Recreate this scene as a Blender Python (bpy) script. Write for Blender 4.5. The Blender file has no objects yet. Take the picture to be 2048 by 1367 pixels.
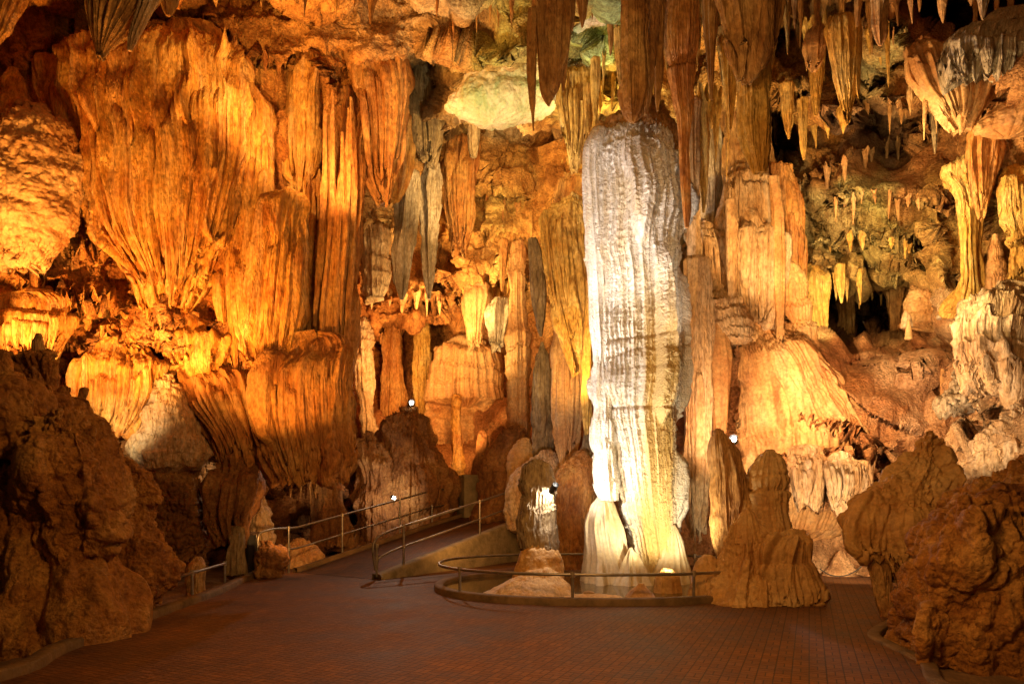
import bpy, math, random
import numpy as np
from mathutils import Vector
S = bpy.context.scene
COL = S.collection
R = math.radians

# ---------------------------------------------------------------- camera
FPX, HOR, CAMZ = 1335.0, 1005.0, 1.5
cam_d = bpy.data.cameras.new("camera"); cam = bpy.data.objects.new("camera", cam_d); COL.objects.link(cam)
cam.location = (0, 0, CAMZ); cam.rotation_euler = (R(90), 0, 0)
cam_d.sensor_width = 36; cam_d.lens = FPX / 2048 * 36; cam_d.shift_y = (HOR - 683.5) / 2048
cam_d.clip_start = 0.05; cam_d.clip_end = 300
S.camera = cam
# ---------------------------------------------------------------- world and exposure
w = bpy.data.worlds.new("World"); S.world = w; w.use_nodes = True
bg = w.node_tree.nodes["Background"]; bg.inputs[0].default_value = (1.0, 0.45, 0.16, 1); bg.inputs[1].default_value = 0.028
S.view_settings.view_transform = 'Standard'; S.view_settings.look = 'None'
S.view_settings.exposure = 0.0; S.view_settings.gamma = 1.0
S.cycles.max_bounces = 5; S.cycles.diffuse_bounces = 3; S.cycles.glossy_bounces = 2
S.cycles.use_denoising = True

def W(px, py, d):                                   # point of the place seen at (px, py), d metres away
    return Vector(((px - 1024) / FPX * d, d, CAMZ + (HOR - py) / FPX * d))
def G(px, py, z=0.0):                               # point on a level z
    d = (CAMZ - z) * FPX / (py - HOR)
    return Vector(((px - 1024) / FPX * d, d, z))

# ---------------------------------------------------------------- spots lighting the cave: lamps, mostly unseen, and some added fills (energy W)
WARM = (1.0, .50, .15); ORANGE = (1.0, .44, .08); CREAM = (1.0, .72, .42); WHITE = (1.0, .93, .86); GOLD = (1.0, .63, .22)
def lamp(pos, target, energy, color, angle=100, size=.08, blend=.6, name='lamp_or_fill_spot'):
    l = bpy.data.lights.new(name, 'SPOT'); l.energy = energy; l.color = color
    l.spot_size = R(angle); l.spot_blend = blend; l.shadow_soft_size = size
    o = bpy.data.objects.new(name, l); COL.objects.link(o); o.location = pos
    o.rotation_euler = (Vector(target) - Vector(pos)).to_track_quat('-Z', 'Y').to_euler()
    return o
LIGHTS = [
  # px, py, d,   tx, ty, td,  W, colour, angle
  (-170, 680, 10.3,  420, 300, 13.6, 1150, (1.0,.46,.11), 135),       # at the far left, raking across the orange wall
  (225, 885, 10.4,  350, 230, 13.6, 1900, ORANGE, 90),      # behind the left boulder
  (180, 850, 11.4,  200, 700, 13, 70, ORANGE, 130),
  (400, 960, 10.4,  640, 450, 14, 800, ORANGE, 75),      # up the hanging curtains
  (500, 200, 11.4,  650, 120, 14, 420, (1.0,.56,.16), 140),
  (700, 330, 12.4,  700, 250, 15, 260, WARM, 140),
  (1125, 980, 11.0, 1240, 850, 12.3, 300, WHITE, 120),       # by the stalagmite towards the column
  (905, 880, 11.2,  1270, 420, 12.3, 950, (1, .93, .88), 56),  # added bare spot raking the column from the left, no fixture
  (1130, 640, 9.6,  1270, 420, 12.3, 420, (1, .9, .82), 50),  # added frontal fill for the upper column, no lamp stands here
  (1010, 760, 11.0,  1270, 720, 12.3, 90, WHITE, 90),  # added to brighten the dark gap midway up the column
  (1345, 1140, 10.5, 1310, 900, 12.2, 330, (1.0,.84,.52), 120),
  (1440, 700, 10.6, 1300, 450, 12.3, 110, (1.0,.82,.6), 80),  # added fill against the shade on the column's right side
  (905, 790, 17.5,  900, 450, 21, 700, GOLD, 120),
  (880, 640, 18.6,  960, 500, 20.5, 700, GOLD, 130),
  (790, 700, 19.0,  800, 600, 22, 420, WARM, 140),
  (790, 780, 19.5,  800, 740, 24, 330, WARM, 120),
  (930, 870, 18.5,  920, 780, 23, 320, WARM, 110),
  (930, 330, 11.6,  1030, 150, 14, 360, (1.0,.86,.50), 110),
  (1000, 380, 15.0,  980, 330, 19, 500, GOLD, 130),
  (1200, 330, 12.3,  1380, 60, 13.6, 420, GOLD, 130),
  (1260, 330, 13.6,  1250, 120, 14.5, 420, (1,.8,.3), 140),
  (1450, 880, 12.2, 1560, 640, 16, 400, (1.0,.60,.30), 130),
  (1560, 520, 11.8, 1700, 250, 15, 900, (1.0,.58,.2), 115),
  (1800, 160, 15.5, 1750, 180, 19, 150, WARM, 120),
  (1750, 350, 12.4, 1800, 420, 15, 350, (1.0,.75,.35), 140),
  (1850, 600, 11.2, 1950, 400, 13.5, 380, (1.0,.72,.32), 115),
  (1640, 640, 15.2, 1630, 600, 17, 130, (1.0,.85,.4), 110),
  (1640, 760, 12.4, 1790, 780, 15, 520, (1.0,.60,.27), 140),
  (1700, 1100, 11.6, 1690, 980, 14, 330, (1,.68,.36), 130),
  (1105, 800, 13.2, 1140, 600, 15, 550, GOLD, 110),
  (1900, 880, 10.4, 1990, 700, 12.8, 200, CREAM, 110),
  (500, 930, 14.2, 500, 900, 15, 150, CREAM, 120),
  (960, 1010, 13.6, 900, 1010, 17, 110, WARM, 140),
  (600, 1060, 13.0, 560, 1000, 16, 60, WARM, 140),
]
for a in LIGHTS: lamp(W(*a[0:3]), W(*a[3:6]), a[6], a[7], a[8])
# added area fills hung ahead of the camera, where no lamps stand
def area(pos, target, e, color, size):
    l = bpy.data.lights.new('fill_light', 'AREA'); l.energy = e; l.color = color; l.size = size
    o = bpy.data.objects.new('fill_light', l); COL.objects.link(o); o.location = pos
    o.rotation_euler = (Vector(target) - Vector(pos)).to_track_quat('-Z', 'Y').to_euler()
area((1.5, 3.5, 4.5), (-6, 8, 1), 140, (1, .46, .11), .5)
area((-.5, 3.2, 4.5), (7, 8, 1.5), 145, (1, .48, .13), .5)
area((1, 3, 2.5), (3, 11, 8.5), 60, (1, .55, .2), .5)
area((0, 5, 6), (0, 18, 5), 90, (1, .6, .22), 1)

# ---------------------------------------------------------------- noise
rng = np.random.RandomState(7)
_T = (rng.rand(65536).astype(np.float32) * 2 - 1)
def N3(x, y, z, seed=0):
    x = np.asarray(x, np.float32); y = np.asarray(y, np.float32); z = np.asarray(z, np.float32)
    x, y, z = np.broadcast_arrays(x, y, z)
    fx, fy, fz = np.floor(x), np.floor(y), np.floor(z)
    ix, iy, iz = fx.astype(np.int64), fy.astype(np.int64), fz.astype(np.int64)
    fx, fy, fz = x - fx, y - fy, z - fz
    fx = fx * fx * (3 - 2 * fx); fy = fy * fy * (3 - 2 * fy); fz = fz * fz * (3 - 2 * fz)
    X = (ix * 73856093, (ix + 1) * 73856093); Y = (iy * 19349663, (iy + 1) * 19349663); Z = (iz * 83492791 + seed * 7919, (iz + 1) * 83492791 + seed * 7919)
    def c(a, b, k):
        h = X[a] ^ Y[b] ^ Z[k]; return _T[(h ^ (h >> 15)) & 65535]
    a = c(0, 0, 0) * (1 - fx) + c(1, 0, 0) * fx; b = c(0, 1, 0) * (1 - fx) + c(1, 1, 0) * fx
    e = c(0, 0, 1) * (1 - fx) + c(1, 0, 1) * fx; f = c(0, 1, 1) * (1 - fx) + c(1, 1, 1) * fx
    return (a * (1 - fy) + b * fy) * (1 - fz) + (e * (1 - fy) + f * fy) * fz
def N2(x, y, seed=0): return N3(x, y, 0.5, seed)
def fbm(x, y, z, o, seed=0, g=.5):
    r = 0; a = 1.0
    for i in range(o):
        r = r + a * N3(x, y, z, seed + i * 31); x = x * 2.03 + 1.7; y = y * 2.03 + 3.1; z = z * 2.03 + 5.3; a *= g
    return r
def ridged(x, y, z, o, seed=0):
    r = 0; a = 1.0
    for i in range(o):
        r = r + a * (.5 - np.abs(N3(x, y, z, seed + i * 17)) * 1.6); x = x * 2.1 + 7; y = y * 2.1; z = z * 2.1; a *= .5
    return r
def ribw(s, z, p, seed):
    q = s / p
    return q + .8 * N2(q * .4, z * .22, seed) + .22 * N2(q * 1.1, z * .9, seed + 3)
def ribf(s, z, p, seed):                            # rounded ribs parted by sharp grooves, running down z
    q = s / p; w_ = ribw(s, z, p, seed)
    a = np.abs(np.sin(math.pi * w_))
    k = np.floor(w_)
    h = _T[(k.astype(np.int64) * 7477 + seed * 131) & 65535]
    m = .75 + .3 * h + .35 * N2(q * .9, z * .7, seed + 9)
    return (1 - (1 - a) ** 2.6 - .62) * 1.25 * m + .35 * h
def tierf(s, z, p, seed, teeth=.05):                # stacked ledges with toothed lower lips
    t = z / p + .55 * N2(s * .9 / p, z * .25 / p, seed) + .25 * N2(s * 2.3 / p, z / p, seed + 5)
    t = t + .30 * np.abs(np.sin(math.pi * (s / teeth + .7 * N2(s / teeth * .4, z, seed + 2))))
    k = np.floor(t); f = t - k
    h = _T[(k.astype(np.int64) * 9973 + seed * 57) & 65535] * .5 + .6
    g = np.where(f < .14, f / .14, (1 - (f - .14) / .86) ** .8)
    return (g - .45) * h
def sstep(a, b, x):
    t = np.clip((x - a) / (b - a), 0, 1); return t * t * (3 - 2 * t)

# ---------------------------------------------------------------- objects
def tag(o, label=None, cat=None, group=None, kind=None):
    if label: o['label'] = label
    if cat: o['category'] = cat
    if group: o['group'] = group
    if kind: o['kind'] = kind
    return o
def empty(name, loc, label, cat, group=None):
    o = bpy.data.objects.new(name, None); COL.objects.link(o); o.location = loc; o.empty_display_size = .2
    return tag(o, label, cat, group)
def wloc(o):                                            # parents are never turned, so their places add up
    v = o.location.copy()
    while o.parent: o = o.parent; v += o.location
    return v
def mesh_np(name, P, F, mat, loc=(0, 0, 0), parent=None, tint=None, smooth=True):
    me = bpy.data.meshes.new(name); loc = Vector(loc)
    P = np.asarray(P, np.float32) - np.array(loc, np.float32)
    F = np.asarray(F, np.int32)
    me.vertices.add(len(P)); me.vertices.foreach_set('co', P.ravel())
    me.loops.add(F.size); me.loops.foreach_set('vertex_index', F.ravel())
    me.polygons.add(len(F)); me.polygons.foreach_set('loop_start', np.arange(0, F.size, F.shape[1], dtype=np.int32))
    if tint is not None:
        a = me.color_attributes.new('tint', 'FLOAT_COLOR', 'POINT')
        a.data.foreach_set('color', np.concatenate([tint, np.ones((len(P), 1))], 1).astype(np.float32).ravel())
    me.update(calc_edges=True); me.validate()
    if smooth: me.shade_smooth()
    me.materials.append(mat)
    o = bpy.data.objects.new(name, me); COL.objects.link(o)
    o.location = loc
    if parent is not None:
        o.parent = parent; o.location = loc - wloc(parent)
    return o
def gridfaces(nv, nu, wrap):
    i = np.arange(nv - 1)[:, None] * nu
    j = np.arange(nu if wrap else nu - 1)[None, :]; j2 = (j + 1) % nu
    return np.stack([i + j, i + j2, i + nu + j2, i + nu + j], -1).reshape(-1, 4)
def normals(P, wrap):
    if wrap: du = np.roll(P, -1, 1) - np.roll(P, 1, 1)
    else: du = np.gradient(P, axis=1)
    dv = np.gradient(P, axis=0)
    n = np.cross(du, dv); return n / (np.linalg.norm(n, axis=2, keepdims=True) + 1e-9)

QUAL = 1.25
_sd = [100]
def form(name, label, cat, d, prof, mat, th=.75, ribs=(), rough=.05, rscale=1.0, tiers=None, rag=0, ragp=None, lean=(0, 0),
         group=None, parent=None, seed=None, pop=0., sq=1.0, lump=0, topbump=0., ledges=(), res=1.0, wob=1.0, sink=None, sinkm=None, folds=0, lobes=()):
    """One grown body of calcite: its outline rows (y, left, right) stand at distance d and it has its own thickness th x width."""
    _sd[0] += 13; seed = seed or _sd[0]
    if isinstance(prof, str): prof = [tuple(float(v) for v in r.split()) for r in prof.split(';')]
    pr = np.array(prof, float); ty = pr[:, 0]
    dense = np.linspace(ty[0], ty[-1], 160)
    # smooth interpolation of the outline
    def sm(col):
        v = np.interp(dense, ty, col); k = max(3, int(160 / len(ty) * .55)) | 1
        pad = np.pad(v, k // 2, mode='reflect', reflect_type='odd'); return np.convolve(pad, np.ones(k) / k, 'valid')[:160]
    xl, xr = sm(pr[:, 1]), sm(pr[:, 2])
    m = d / FPX
    z = CAMZ + (HOR - dense) * m; cx = ((xl + xr) / 2 - 1024) * m; hw = np.maximum((xr - xl) / 2 * m, .004)
    yc = d + np.interp(dense, [ty[0], ty[-1]], lean)
    arc = np.concatenate([[0], np.cumsum(np.hypot(np.diff(z), np.diff(hw)))])
    ds = 2.0 * m / QUAL / res
    nv = int(np.clip(arc[-1] / ds, 8, 640)); t = np.linspace(0, arc[-1], nv)
    z, cx, hw, yc = (np.interp(t, arc, a) for a in (z, cx, hw, yc))
    Rm = hw.max(); per = math.pi * Rm * (1 + th)
    nu = int(np.clip(per * .72 / ds, 14, 760))
    # closed ends
    ne = 5
    k = (np.arange(ne, 0, -1) / ne)
    e = np.sqrt(1 - k ** 2) * .98 + .01
    r0, r1 = hw[0], hw[-1]
    z = np.concatenate([z[0] + k * r0 * .45, z, z[-1] + (1 - e[::-1]) * (-.25 * r1 if not rag else .6 * r1)])
    cx = np.concatenate([np.full(ne, cx[0]), cx, np.full(ne, cx[-1])]); yc = np.concatenate([np.full(ne, yc[0]), yc, np.full(ne, yc[-1])])
    hw = np.concatenate([e * r0, hw, e[::-1] * r1])
    vv = np.concatenate([np.zeros(ne), np.linspace(0, 1, nv), np.ones(ne)])[:, None]
    a = np.linspace(-math.pi, math.pi, nu, endpoint=False); th_ = a - .35 * np.sin(a) * 1.0   # denser on the near side
    s = (th_ * Rm * (1 + th) / 2)[None, :]
    sx = np.sign(np.sin(th_)) * np.abs(np.sin(th_)) ** sq; cy = np.sign(np.cos(th_)) * np.abs(np.cos(th_)) ** sq
    Z = np.repeat(z[:, None], nu, 1)
    H = hw[:, None]
    wob = 1 + .0 * H
    thk = th * np.minimum(H, Rm)
    X = cx[:, None] + H * sx[None, :]
    Y = yc[:, None] - thk * cy[None, :]
    if sink is None: sink = .9 if (name.startswith('flowstone') and parent is None) else 0
    if sink or sinkm:                                                    # the upper end runs back into the wall it grew from
        yc_ = (sinkm if sinkm is not None else sink * min(Rm * max(th, .5) * .9, .6)) * (1 - sstep(0, .26, vv)) ** 1.5 
        Y = Y + yc_ * (.75 + .5 * N2(s * 1.5, 0 * s, seed + 60))
        X = X + .12 * N2(Z * 3, s * 2, seed + 61) * (1 - sstep(0, .2, vv)) * np.minimum(H, .6); Z = Z + .13 * N2(s * 2.2, 0 * s, seed + 62) * (1 - sstep(0, .3, vv)) * min(Rm, 1)
    if lump:
        lf = 1 + lump * N3(sx[None, :] * 1.3 + 9, cy[None, :] * 1.3, Z * 1.1 / max(Rm, .3), seed) 
        Y = yc[:, None] - thk * cy[None, :] * lf
    # uneven outline
    ow = (.10 * N2(Z * 1.6, 3 + 0 * Z, seed + 80) + .06 * N2(Z * 4.5, 0 * Z, seed + 81)) * np.minimum(H, .8) * wob
    X = X + ow * (sx[None, :]) + .07 * wob * np.minimum(H, .7) * N2(Z * 1.3, 7 + 0 * Z, seed + 82)
    rp_, ri_ = (ribs[min(1, len(ribs) - 1)][0], min(1, len(ribs) - 1)) if ribs else (.12, 0)
    if rag:
        if ragp and ribs:
            ri_ = min(range(len(ribs)), key=lambda i: abs(ribs[i][0] - ragp)); rp_ = ribs[ri_][0]
        q = ribw(s, z[-1] + 0 * s, rp_, seed + ri_ * 7)
        tooth = np.abs(np.sin(math.pi * q)) ** .8
        hgt = .35 + .65 * (_T[(np.floor(q).astype(np.int64) * 3571 + seed) & 65535] * .5 + .5)
        slow = N2(s / rp_ * .22, 3 + 0 * s, seed + 4)
        tot = max(z[0] - z[-1], .1); zone = min(.6, 2.2 * rag / tot)
        Z = Z - rag * (tooth * hgt * 1.1 - .45 + slow * .55) * sstep(1 - zone, 1, vv) 
    P = np.stack([X, Y, Z], 2)
    n = normals(P, True)
    S_ = np.broadcast_to(s, Z.shape)
    fade = np.clip(H / (Rm * .45), .12, 1)
    D = np.zeros_like(Z)
    vert = np.sqrt(np.clip(1 - n[:, :, 2] ** 2, 0, 1))          # ribs die out on flat tops
    rt = (.35 + .65 * sstep(0, .16, vv)) * (.8 + .35 * N2(S_ * .8, Z * .5, seed + 77))
    if ribs and ribs[0][0] > .13:                               # deep clefts between bundles of ribs
        g_ = sstep(.25, .55, N2(S_ / ribs[0][0] * 1.5, Z * .55, seed + 90))
        D -= g_ * ribs[0][0] * .5 * fade * sstep(.05, .2, vv)
    if rag:                                                     # tips stand free of each other
        D += -(1 - tooth) * np.minimum(rp_ * .9, .16) * sstep(1 - zone * .6, 1, vv)
    for i, (p, amp) in enumerate(ribs):
        D += rt * amp * ribf(S_, Z, p, seed + i * 7) * fade * sstep(.15, .7, vert)
    if tiers:
        tp, ta = tiers[:2]; tt = tiers[2] if len(tiers) > 2 else .07
        D += ta * tierf(S_, Z, tp, seed + 21, tt) * fade
    for (ly, la, lp) in ledges:                                # single shelf lines that run round the body
        lz = CAMZ + (HOR - ly) * m + .10 * N2(S_ * 1.2, 0 * S_, seed + int(ly)) + .03 * np.abs(np.sin(math.pi * S_ / .055))
        dz = Z - lz
        D += la * np.where(dz > 0, np.exp(-np.maximum(dz, 0) / lp), np.exp(np.minimum(dz, 0) / .02)) * (.6 + .4 * N2(S_ * .8, 0 * S_, seed + 8))
    if rough:
        r = rscale; zs = .2 if ribs and ribs[-1][1] > .014 else 1.0
        D += rough * (fbm(X * 1.1 / r, Y * 1.1 / r, Z * 1.1 / r, 2, seed + 40) * .9 + .45 * ridged(X * 3.2 / r, Y * 3.2 / r, Z * 2.6 * zs / r, 3, seed + 41)) * np.clip(H / .25, .15, 1)
        D += rough * (.22 + .5 * (1 - sstep(0, .18, vv))) * ridged(X * 11 / r, Y * 11 / r, Z * 8 * (zs if 1 else 1) / r, 2, seed + 42) * np.clip(H / .2, .1, 1)
    if pop:
        D += pop * (ridged(X * 16, Y * 16, Z * 13, 2, seed + 50) + .5 * N3(X * 30, Y * 30, Z * 26, seed + 51)) * fade
    # keep the displacement smaller than the body
    D = np.clip(D, -.55 * np.maximum(np.minimum(H, thk + .02), .004), .6 * np.maximum(H, .02) + .1 * Rm)
    P = P + n * D[:, :, None]
    base = Vector((float(cx[-1]), float(yc[-1]), float(P[:, :, 2].min())))
    if cat and 'stalact' in name or 'drap' in name or 'curtain' in name: base.z = float(z.max()); base.x = float(cx[0]); base.y = float(yc[0])
    F = gridfaces(P.shape[0], nu, True)
    o = mesh_np(name, P.reshape(-1, 3), F[:, ::-1], mat, base, parent)
    tag(o, label, cat, group)
    for ld, lp in lobes:
        form('lobe', None, None, ld, lp, mat, th=.6, rough=rough * .8, rscale=rscale * .95, lump=.35, pop=0, parent=o, ribs=((.35, .03), (.09, .008)))
    if folds:                                                   # narrower hanging folds grown over the front of a drapery
        fr_ = random.Random(seed)
        sm_ = (sink or 0) * min(Rm * max(th, .5) * .9, .6)
        for k in range(folds):
            f = -.88 + 1.76 * (k + fr_.uniform(.25, .75)) / folds
            a0 = fr_.uniform(.0, .3); a1 = fr_.uniform(.72, 1.06)
            rows = []
            for q in np.linspace(a0, a1, 7):
                yy = ty[0] + (ty[-1] - ty[0]) * q; c_ = (np.interp(yy, ty, pr[:, 1]) + np.interp(yy, ty, pr[:, 2])) / 2; h_ = (np.interp(yy, ty, pr[:, 2]) - np.interp(yy, ty, pr[:, 1])) / 2
                e_ = (q - a0) / (a1 - a0); wd_ = h_ / folds * (1.05 if e_ < .7 else 1.05 - 2.6 * (e_ - .7)) * (.55 + .45 * min(1, e_ * 6)) * fr_.uniform(.85, 1.1)
                c_ += f * h_ * .93; wd_ = max(wd_, 2.2); rows.append((yy, c_ - wd_, c_ + wd_))
            dk = d - th * Rm * math.sqrt(1 - f * f) * .93 + lean[1] * .5
            form('fold', None, None, dk, rows, mat, th=.95, ribs=((.15, .05), (.06, .02)), rough=rough * .7, rag=.12, parent=o, sinkm=sm_ * .9 * (1 - a0), res=.9)
    return o

# ---------------------------------------------------------------- materials
def nt(name):
    m = bpy.data.materials.new(name); m.use_nodes = True
    return m, m.node_tree, m.node_tree.nodes, m.node_tree.links, m.node_tree.nodes['Principled BSDF']
def rockmat(name, c1, c2, c3, streak=None, rough=.62, bump=.5, fine=1.0, streak_amt=.6, tint=False, spec=.35, bscale=1.0, zst=.34, stain=None):
    m, t, N, L, B = nt(name)
    tc = N.new('ShaderNodeNewGeometry')
    n1 = N.new('ShaderNodeTexNoise'); n1.inputs['Scale'].default_value = 1.3; n1.inputs['Detail'].default_value = 8; n1.inputs['Roughness'].default_value = .62
    L.new(tc.outputs['Position'], n1.inputs['Vector'])
    r1 = N.new('ShaderNodeValToRGB'); e = r1.color_ramp.elements
    e[0].position = .36; e[0].color = (*c1, 1); e[1].position = .64; e[1].color = (*c3, 1); x = e.new(.5); x.color = (*c2, 1)
    L.new(n1.outputs['Fac'], r1.inputs['Fac'])
    out = r1.outputs['Color']
    if tint:
        a = N.new('ShaderNodeVertexColor'); a.layer_name = 'tint'
        mx = N.new('ShaderNodeMix'); mx.data_type = 'RGBA'; mx.blend_type = 'MULTIPLY'; mx.inputs[0].default_value = 1
        L.new(out, mx.inputs[6]); L.new(a.outputs['Color'], mx.inputs[7]); out = mx.outputs[2]
    # mineral streaks running down
    mp = N.new('ShaderNodeMapping'); mp.inputs['Scale'].default_value = (7, 7, .35); L.new(tc.outputs['Position'], mp.inputs['Vector'])
    n2 = N.new('ShaderNodeTexNoise'); n2.inputs['Scale'].default_value = 1.0; n2.inputs['Detail'].default_value = 5; n2.inputs['Roughness'].default_value = .6
    L.new(mp.outputs['Vector'], n2.inputs['Vector'])
    mr = N.new('ShaderNodeMapRange'); mr.inputs[1].default_value = .47; mr.inputs[2].default_value = .66; mr.inputs[3].default_value = 0; mr.inputs[4].default_value = streak_amt
    L.new(n2.outputs['Fac'], mr.inputs[0])
    m2 = N.new('ShaderNodeMix'); m2.data_type = 'RGBA'; m2.blend_type = 'MIX' if streak else 'MULTIPLY'
    L.new(mr.outputs[0], m2.inputs[0]); L.new(out, m2.inputs[6]); m2.inputs[7].default_value = (*(streak or (.55, .38, .22)), 1)
    out = m2.outputs[2]
    # fine speckle
    n3 = N.new('ShaderNodeTexNoise'); n3.inputs['Scale'].default_value = 14; n3.inputs['Detail'].default_value = 6; n3.inputs['Roughness'].default_value = .7
    m0 = N.new('ShaderNodeMapping'); m0.inputs['Scale'].default_value = (1, 1, min(1, zst * 1.6)); L.new(tc.outputs['Position'], m0.inputs['Vector']); L.new(m0.outputs['Vector'], n3.inputs['Vector'])
    m3 = N.new('ShaderNodeMix'); m3.data_type = 'RGBA'; m3.blend_type = 'MULTIPLY'; m3.inputs[0].default_value = .8 * fine
    r3 = N.new('ShaderNodeValToRGB'); r3.color_ramp.elements[0].position = .34; r3.color_ramp.elements[0].color = (.38, .30, .24, 1)
    r3.color_ramp.elements[1].position = .6; r3.color_ramp.elements[1].color = (1.12, 1.08, 1.04, 1)
    L.new(n3.outputs['Fac'], r3.inputs['Fac']); L.new(out, m3.inputs[6]); L.new(r3.outputs['Color'], m3.inputs[7])
    fin = m3.outputs[2]
    if stain:                                                   # a yellow iron stain down part of the body
        (xa, xb, xc, xd), (za, zb), sc_ = stain
        sp = N.new('ShaderNodeSeparateXYZ'); wn = N.new('ShaderNodeVectorMath'); wn.operation = 'MULTIPLY_ADD'; wn.inputs[1].default_value = (.4, .25, 1.2)
        L.new(n2.outputs['Color'], wn.inputs[0]); L.new(tc.outputs['Position'], wn.inputs[2]); L.new(wn.outputs[0], sp.inputs[0])
        def mrg(o_, a_, b_):
            q = N.new('ShaderNodeMapRange'); q.interpolation_type = 'SMOOTHSTEP'; q.inputs[1].default_value = min(a_, b_); q.inputs[2].default_value = max(a_, b_)
            if a_ > b_: q.inputs[3].default_value = 1; q.inputs[4].default_value = 0
            L.new(sp.outputs[o_], q.inputs[0]); return q.outputs[0]
        def mul(a_, b_):
            q = N.new('ShaderNodeMath'); q.operation = 'MULTIPLY'; L.new(a_, q.inputs[0]); L.new(b_, q.inputs[1]); return q.outputs[0]
        k_ = mul(mul(mrg('X', xa + .2, xb + .2), mrg('X', xd + .2, xc + .2)), mrg('Z', za + .6, zb + .6))
        q = N.new('ShaderNodeMath'); q.operation = 'MULTIPLY'; q.inputs[1].default_value = .85; L.new(k_, q.inputs[0])
        mk = N.new('ShaderNodeMix'); mk.data_type = 'RGBA'; L.new(q.outputs[0], mk.inputs[0]); L.new(fin, mk.inputs[6]); mk.inputs[7].default_value = (*sc_, 1); fin = mk.outputs[2]
    L.new(fin, B.inputs['Base Color'])
    # relief
    mb = N.new('ShaderNodeMapping'); mb.inputs['Scale'].default_value = (26 * bscale, 26 * bscale, 26 * zst * bscale); L.new(tc.outputs['Position'], mb.inputs['Vector'])
    nb = N.new('ShaderNodeTexNoise'); nb.inputs['Scale'].default_value = 1; nb.inputs['Detail'].default_value = 5; nb.inputs['Roughness'].default_value = .65
    L.new(mb.outputs['Vector'], nb.inputs['Vector'])
    vo = N.new('ShaderNodeTexVoronoi'); vo.inputs['Scale'].default_value = 21 * bscale
    ms = N.new('ShaderNodeMapping'); ms.inputs['Scale'].default_value = (1, 1, min(1, zst * 1.4)); L.new(tc.outputs['Position'], ms.inputs['Vector']); L.new(ms.outputs['Vector'], vo.inputs['Vector'])
    nm = N.new('ShaderNodeTexNoise'); nm.inputs['Scale'].default_value = 7 * bscale; nm.inputs['Detail'].default_value = 7; nm.inputs['Roughness'].default_value = .72; L.new(ms.outputs['Vector'], nm.inputs['Vector'])
    aa = N.new('ShaderNodeMath'); aa.operation = 'MULTIPLY_ADD'; aa.inputs[1].default_value = 1.3; L.new(nm.outputs['Fac'], aa.inputs[0]); L.new(nb.outputs['Fac'], aa.inputs[2])
    if zst < .65:
        gm = N.new('ShaderNodeMapping'); gm.inputs['Scale'].default_value = (9, 9, .55); L.new(tc.outputs['Position'], gm.inputs['Vector'])
        gn = N.new('ShaderNodeTexNoise'); gn.inputs['Scale'].default_value = 1; gn.inputs['Detail'].default_value = 3; gn.inputs['Roughness'].default_value = .6; L.new(gm.outputs['Vector'], gn.inputs['Vector'])
        g1 = N.new('ShaderNodeMath'); g1.operation = 'SUBTRACT'; g1.inputs[1].default_value = .5; L.new(gn.outputs['Fac'], g1.inputs[0])
        g2 = N.new('ShaderNodeMath'); g2.operation = 'ABSOLUTE'; L.new(g1.outputs[0], g2.inputs[0])
        g3 = N.new('ShaderNodeMapRange'); g3.inputs[1].default_value = 0; g3.inputs[2].default_value = .07; g3.inputs[4].default_value = .8; L.new(g2.outputs[0], g3.inputs[0])
        g4 = N.new('ShaderNodeMath'); g4.operation = 'ADD'; L.new(g3.outputs[0], g4.inputs[0]); L.new(aa.outputs[0], g4.inputs[1]); aa = g4
    ad = N.new('ShaderNodeMath'); ad.operation = 'MULTIPLY_ADD'; ad.inputs[1].default_value = -.55
    L.new(vo.outputs['Distance'], ad.inputs[0]); L.new(aa.outputs[0], ad.inputs[2])
    bp = N.new('ShaderNodeBump'); bp.inputs['Strength'].default_value = min(1, bump * 1.1); bp.inputs['Distance'].default_value = .07
    L.new(ad.outputs[0], bp.inputs['Height']); L.new(bp.outputs['Normal'], B.inputs['Normal'])
    B.inputs['Roughness'].default_value = rough; B.inputs['Specular IOR Level'].default_value = spec
    return m
M = {}
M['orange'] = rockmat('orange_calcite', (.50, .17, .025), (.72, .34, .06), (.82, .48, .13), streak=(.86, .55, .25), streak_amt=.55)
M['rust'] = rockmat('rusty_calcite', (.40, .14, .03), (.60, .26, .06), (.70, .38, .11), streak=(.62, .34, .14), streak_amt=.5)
M['white'] = rockmat('white_calcite', (.74, .66, .50), (.82, .77, .69), (.86, .84, .80), streak=(.74, .56, .28), streak_amt=.55, fine=.6, bump=.6, bscale=1.4, zst=.9, stain=((2.16, 2.44, 2.84, 3.06), (5.9, 4.0), (.74, .50, .16)))
M['gold'] = rockmat('golden_calcite', (.58, .30, .05), (.72, .44, .10), (.78, .54, .18), streak=(.60, .30, .06), streak_amt=.6)
M['cream'] = rockmat('cream_calcite', (.56, .33, .15), (.66, .44, .23), (.72, .54, .34), streak=(.74, .62, .46), streak_amt=.5)
M['tan'] = rockmat('tan_flowstone', (.52, .24, .08), (.66, .37, .14), (.74, .48, .22), streak=(.34, .19, .1), streak_amt=.5, fine=.8, bump=.3, zst=.9)
M['brown'] = rockmat('brown_calcite', (.34, .15, .04), (.50, .26, .08), (.62, .38, .14), streak=(.30, .15, .05), streak_amt=.5)
M['grey'] = rockmat('grey_calcite', (.22, .15, .07), (.36, .26, .13), (.50, .38, .22), streak=(.16, .11, .07), streak_amt=.6)
M['greywhite'] = rockmat('grey_white_calcite', (.38, .30, .18), (.54, .45, .31), (.68, .60, .46), streak=(.36, .26, .16), streak_amt=.5)
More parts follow.
